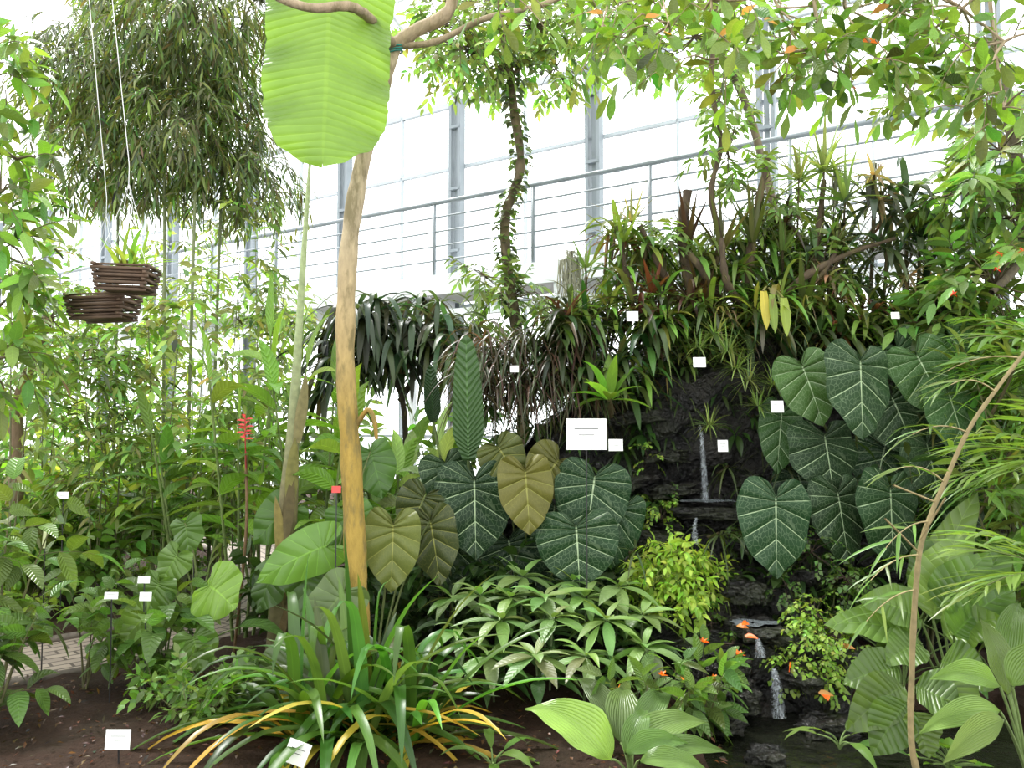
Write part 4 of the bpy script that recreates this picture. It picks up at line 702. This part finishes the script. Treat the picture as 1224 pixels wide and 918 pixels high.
handleaves('broad_leaved_begonia','low plant with broad dull green leaves by the pool',gp(1060,0,4.0),[(1075,800,1010,815,56,3.9,3.9,(.08,.15,.04)),(1080,820,1015,870,58,3.8,3.75,(.07,.14,.035)),(1085,840,1045,900,56,3.7,3.7,(.07,.14,.035)),(1095,820,1150,850,58,3.8,3.7,(.10,.18,.05)),(1080,790,1060,760,55,4.,4.1,(.07,.13,.035)),(1090,850,1110,905,50,3.7,3.6,(.08,.15,.035))],'ovate',LEAFB,ripple=.12,fold=.28)
handleaves('dieffenbachia','plant with long light green pointed leaves',gp(1200,0,3.6),[(1195,820,1115,800,34,3.5,3.4,(.15,.27,.07)),(1195,850,1100,870,32,3.4,3.3,(.16,.28,.08)),(1205,830,1180,740,36,3.6,3.7,(.12,.22,.06)),(1200,860,1130,910,34,3.3,3.2,(.15,.26,.07)),(1210,820,1250,760,40,3.5,3.5,(.13,.23,.06)),(1200,800,1215,710,34,3.7,3.9,(.14,.26,.07))],'lance',LILY,fold=.3,dr=.8,up=.35)
broad('peace_lily','leafy green clump under the palms',gp(1170,0,4.8),14,.75,.38,.14,'ovate',LEAFB,(.09,.18,.045),(30,80),1.2)
broad('peace_lily','leafy green clump at the rock foot',gp(1060,0,4.9),12,.5,.3,.12,'ovate',LEAFB,(.07,.15,.04),(20,80),1.2)
broad('peace_lily','low green clump near the pool',gp(985,0,4.0),6,.1,.22,.05,'lance',LILY,(.14,.27,.07),(15,60),1.)
for k,(px,y,h,c_) in enumerate([(1180,5.6,1.9,(.13,.25,.05)),(1120,5.6,1.7,(.08,.16,.04)),(1215,5.1,2.2,(.13,.25,.06)),(1090,5.5,1.2,DK),(1230,6.2,2.8,(.11,.22,.05)),(1210,4.6,1.3,(.12,.23,.05))]):
    seed(640+k); shrub('leafy_shrub','upright leafy green shrub beside the rock mound','shrub',gp(px,0,y),h,.3,6,42,.28,7,.22,.05,'lance',LEAF,c_,sr=.012,spiral=True,ld=.8,group='right bed shrubs',cj=.28)
for k,(px,py,y) in enumerate([(1100,400,5.8),(1140,420,5.6),(1180,390,5.5),(1160,450,5.4),(1200,470,5.2),(1120,520,5.6),(1210,540,4.9),(1190,580,4.8),(1215,440,4.9)]):
    seed(650+k); c=P(px,py,y); ros('arching_bromeliad','bromeliad with long narrow arching green leaves',c,20,.6,.035,shape='taper',el=(-10,70),droop=1.1,col=(.13,.25,.055),S=8,group='arching bromeliads',root=A3(c[0],c[1]+.3,c[2]-.3),cj=.3)
broad('clover_patch','low round-leaved clover patch by the pool',gp(1110,0,3.75),26,.12,.05,.05,'ovate',LEAF,(.16,.33,.05),(10,80),.3,S=4,A=1,split=False)
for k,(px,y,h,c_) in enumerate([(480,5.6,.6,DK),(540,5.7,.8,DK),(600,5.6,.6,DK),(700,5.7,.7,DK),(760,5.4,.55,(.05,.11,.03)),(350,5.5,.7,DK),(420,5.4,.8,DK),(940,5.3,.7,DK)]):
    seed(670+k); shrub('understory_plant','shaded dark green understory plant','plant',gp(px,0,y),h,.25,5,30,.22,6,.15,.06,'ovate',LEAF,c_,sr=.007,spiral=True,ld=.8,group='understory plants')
# ---------------- labels ----------------
def tag(px,py,y,wpx,hpx,mat=PLATE,rot=0,stake='down',lab='small white plastic plant label',lines=2,hang=.3):
    c=P(px,py,y); w=wpx/F*y/2; h=hpx/F*y/2; a=math.radians(rot); ex=A3(math.cos(a),0,math.sin(a)); ez=A3(-math.sin(a),.15,math.cos(a)); ey=np.cross(ez,ex)
    pl=MB(); box(pl,c,ex*w,ey*.002,ez*h); tx=MB()
    for k in range(lines): box(tx,c+ez*h*(.35-.4*k)-ey*.003*np.sign(ey[1]),ex*w*(.6-.2*(k%2)),ey*.0006,ez*h*.025)
    sk=MB()
    if stake=='down': b=A3(c[0],c[1]+.01,-.02); tubes(sk,[c+A3(0,.006,0),(c+b)/2+A3(0,.006,0),b],.004,6)
    else: tubes(sk,[c+A3(0,.004,h*.8),c+A3(0,.1,.03),c+A3(0,hang,.0)],.002,5)
    e=thing('plant_label',lab,'label',c,[])
    for nm,m,mt in(('plate',pl,mat),('print',tx,INK),('stake',sk,STAKE)):
        if m.n: single(nm,m,mt,loc=c,parent=e,smooth=False)
tag(701,519,4.9,48,37,lab='large white information sign on a thin stake',lines=2)
tag(141,884,3.75,29,22,lab='white plant label on a stake in bare soil'); tag(355,900,3.5,27,26,rot=-20,lab='white plant label leaning among strap leaves')
tag(736,532,5.2,17,14,stake='h',hang=.7); tag(864,533,5.6,12,14,stake='h',hang=.4); tag(929,486,5.1,15,14,stake='h',hang=.7); tag(615,441,5.6,10,8,stake='h'); tag(756,378,5.5,14,12,stake='h'); tag(836,433,5.5,15,12,stake='h'); tag(1070,377,5.5,10,8,stake='h')
tag(133,712,4.6,16,8); tag(174,713,4.6,14,10); tag(172,693,4.7,14,8); tag(402,585,4.7,11,8,REDP,lab='small red plant label on a stake',lines=0); tag(53,645,5.0,4,20,YELP,lab='narrow pale yellow marker stake',lines=0); tag(75,592,6.5,14,8); tag(232,628,6.0,10,8)
for k,(px,py,y) in enumerate([(943,803,4.35),(880,748,4.6),(895,745,4.6),(978,828,4.3),(985,830,4.25),(1005,772,4.5),(890,760,4.5)]):
    seed(700+k); m=MB(); leaves(m,'ovate',P(px,py,y),R.normal(0,1,3)*A3(1,1,.2),A3(0,-.6,1),.08,.04,.3,.3,[(.95,.18,.03),(.6,.3,.12)][k%2],.1,5,1,.1); single('fallen_leaf',m,FINE,'fallen orange leaf lying on wet rock','leaf',loc=P(px,py,y),group='fallen leaves')
seed(720); m=MB(); n=1500; x=U(-3.2,1.,n); y=U(3.4,5.,n); d=R.normal(0,1,(n,3))*A3(1,1,.25); leaves(m,'ovate',np.stack([x,y,.07+U(0,.03,n)],1),d,A3(0,0,1)+R.normal(0,.3,(n,3)),U(.02,.05,n),.018,.2,.3,(.08,.04,.022),.5,2,1)
single('leaf_litter',m,FINE,'brown bark chips and leaf litter on the soil','litter',kind='stuff',loc=(-1,4.2,.06))
# ---------------- light ----------------
w=bpy.data.worlds.new('world'); bpy.context.scene.world=w; w.use_nodes=True; nt=w.node_tree; nt.nodes.clear()
o=nt.nodes.new('ShaderNodeOutputWorld'); bg=nt.nodes.new('ShaderNodeBackground'); bg.inputs[0].default_value=(.97,.99,1,1); bg.inputs[1].default_value=3.1; nt.links.new(bg.outputs[0],o.inputs[0])
sl=bpy.data.lights.new('sun','SUN'); sl.energy=7.0; sl.angle=math.radians(14); sl.color=(1,.99,.95); so=bpy.data.objects.new('sun',sl); bpy.context.scene.collection.objects.link(so)
so.rotation_euler=Vector((.35,-.55,-1.)).to_track_quat('-Z','Y').to_euler(); so.location=(0,0,9)
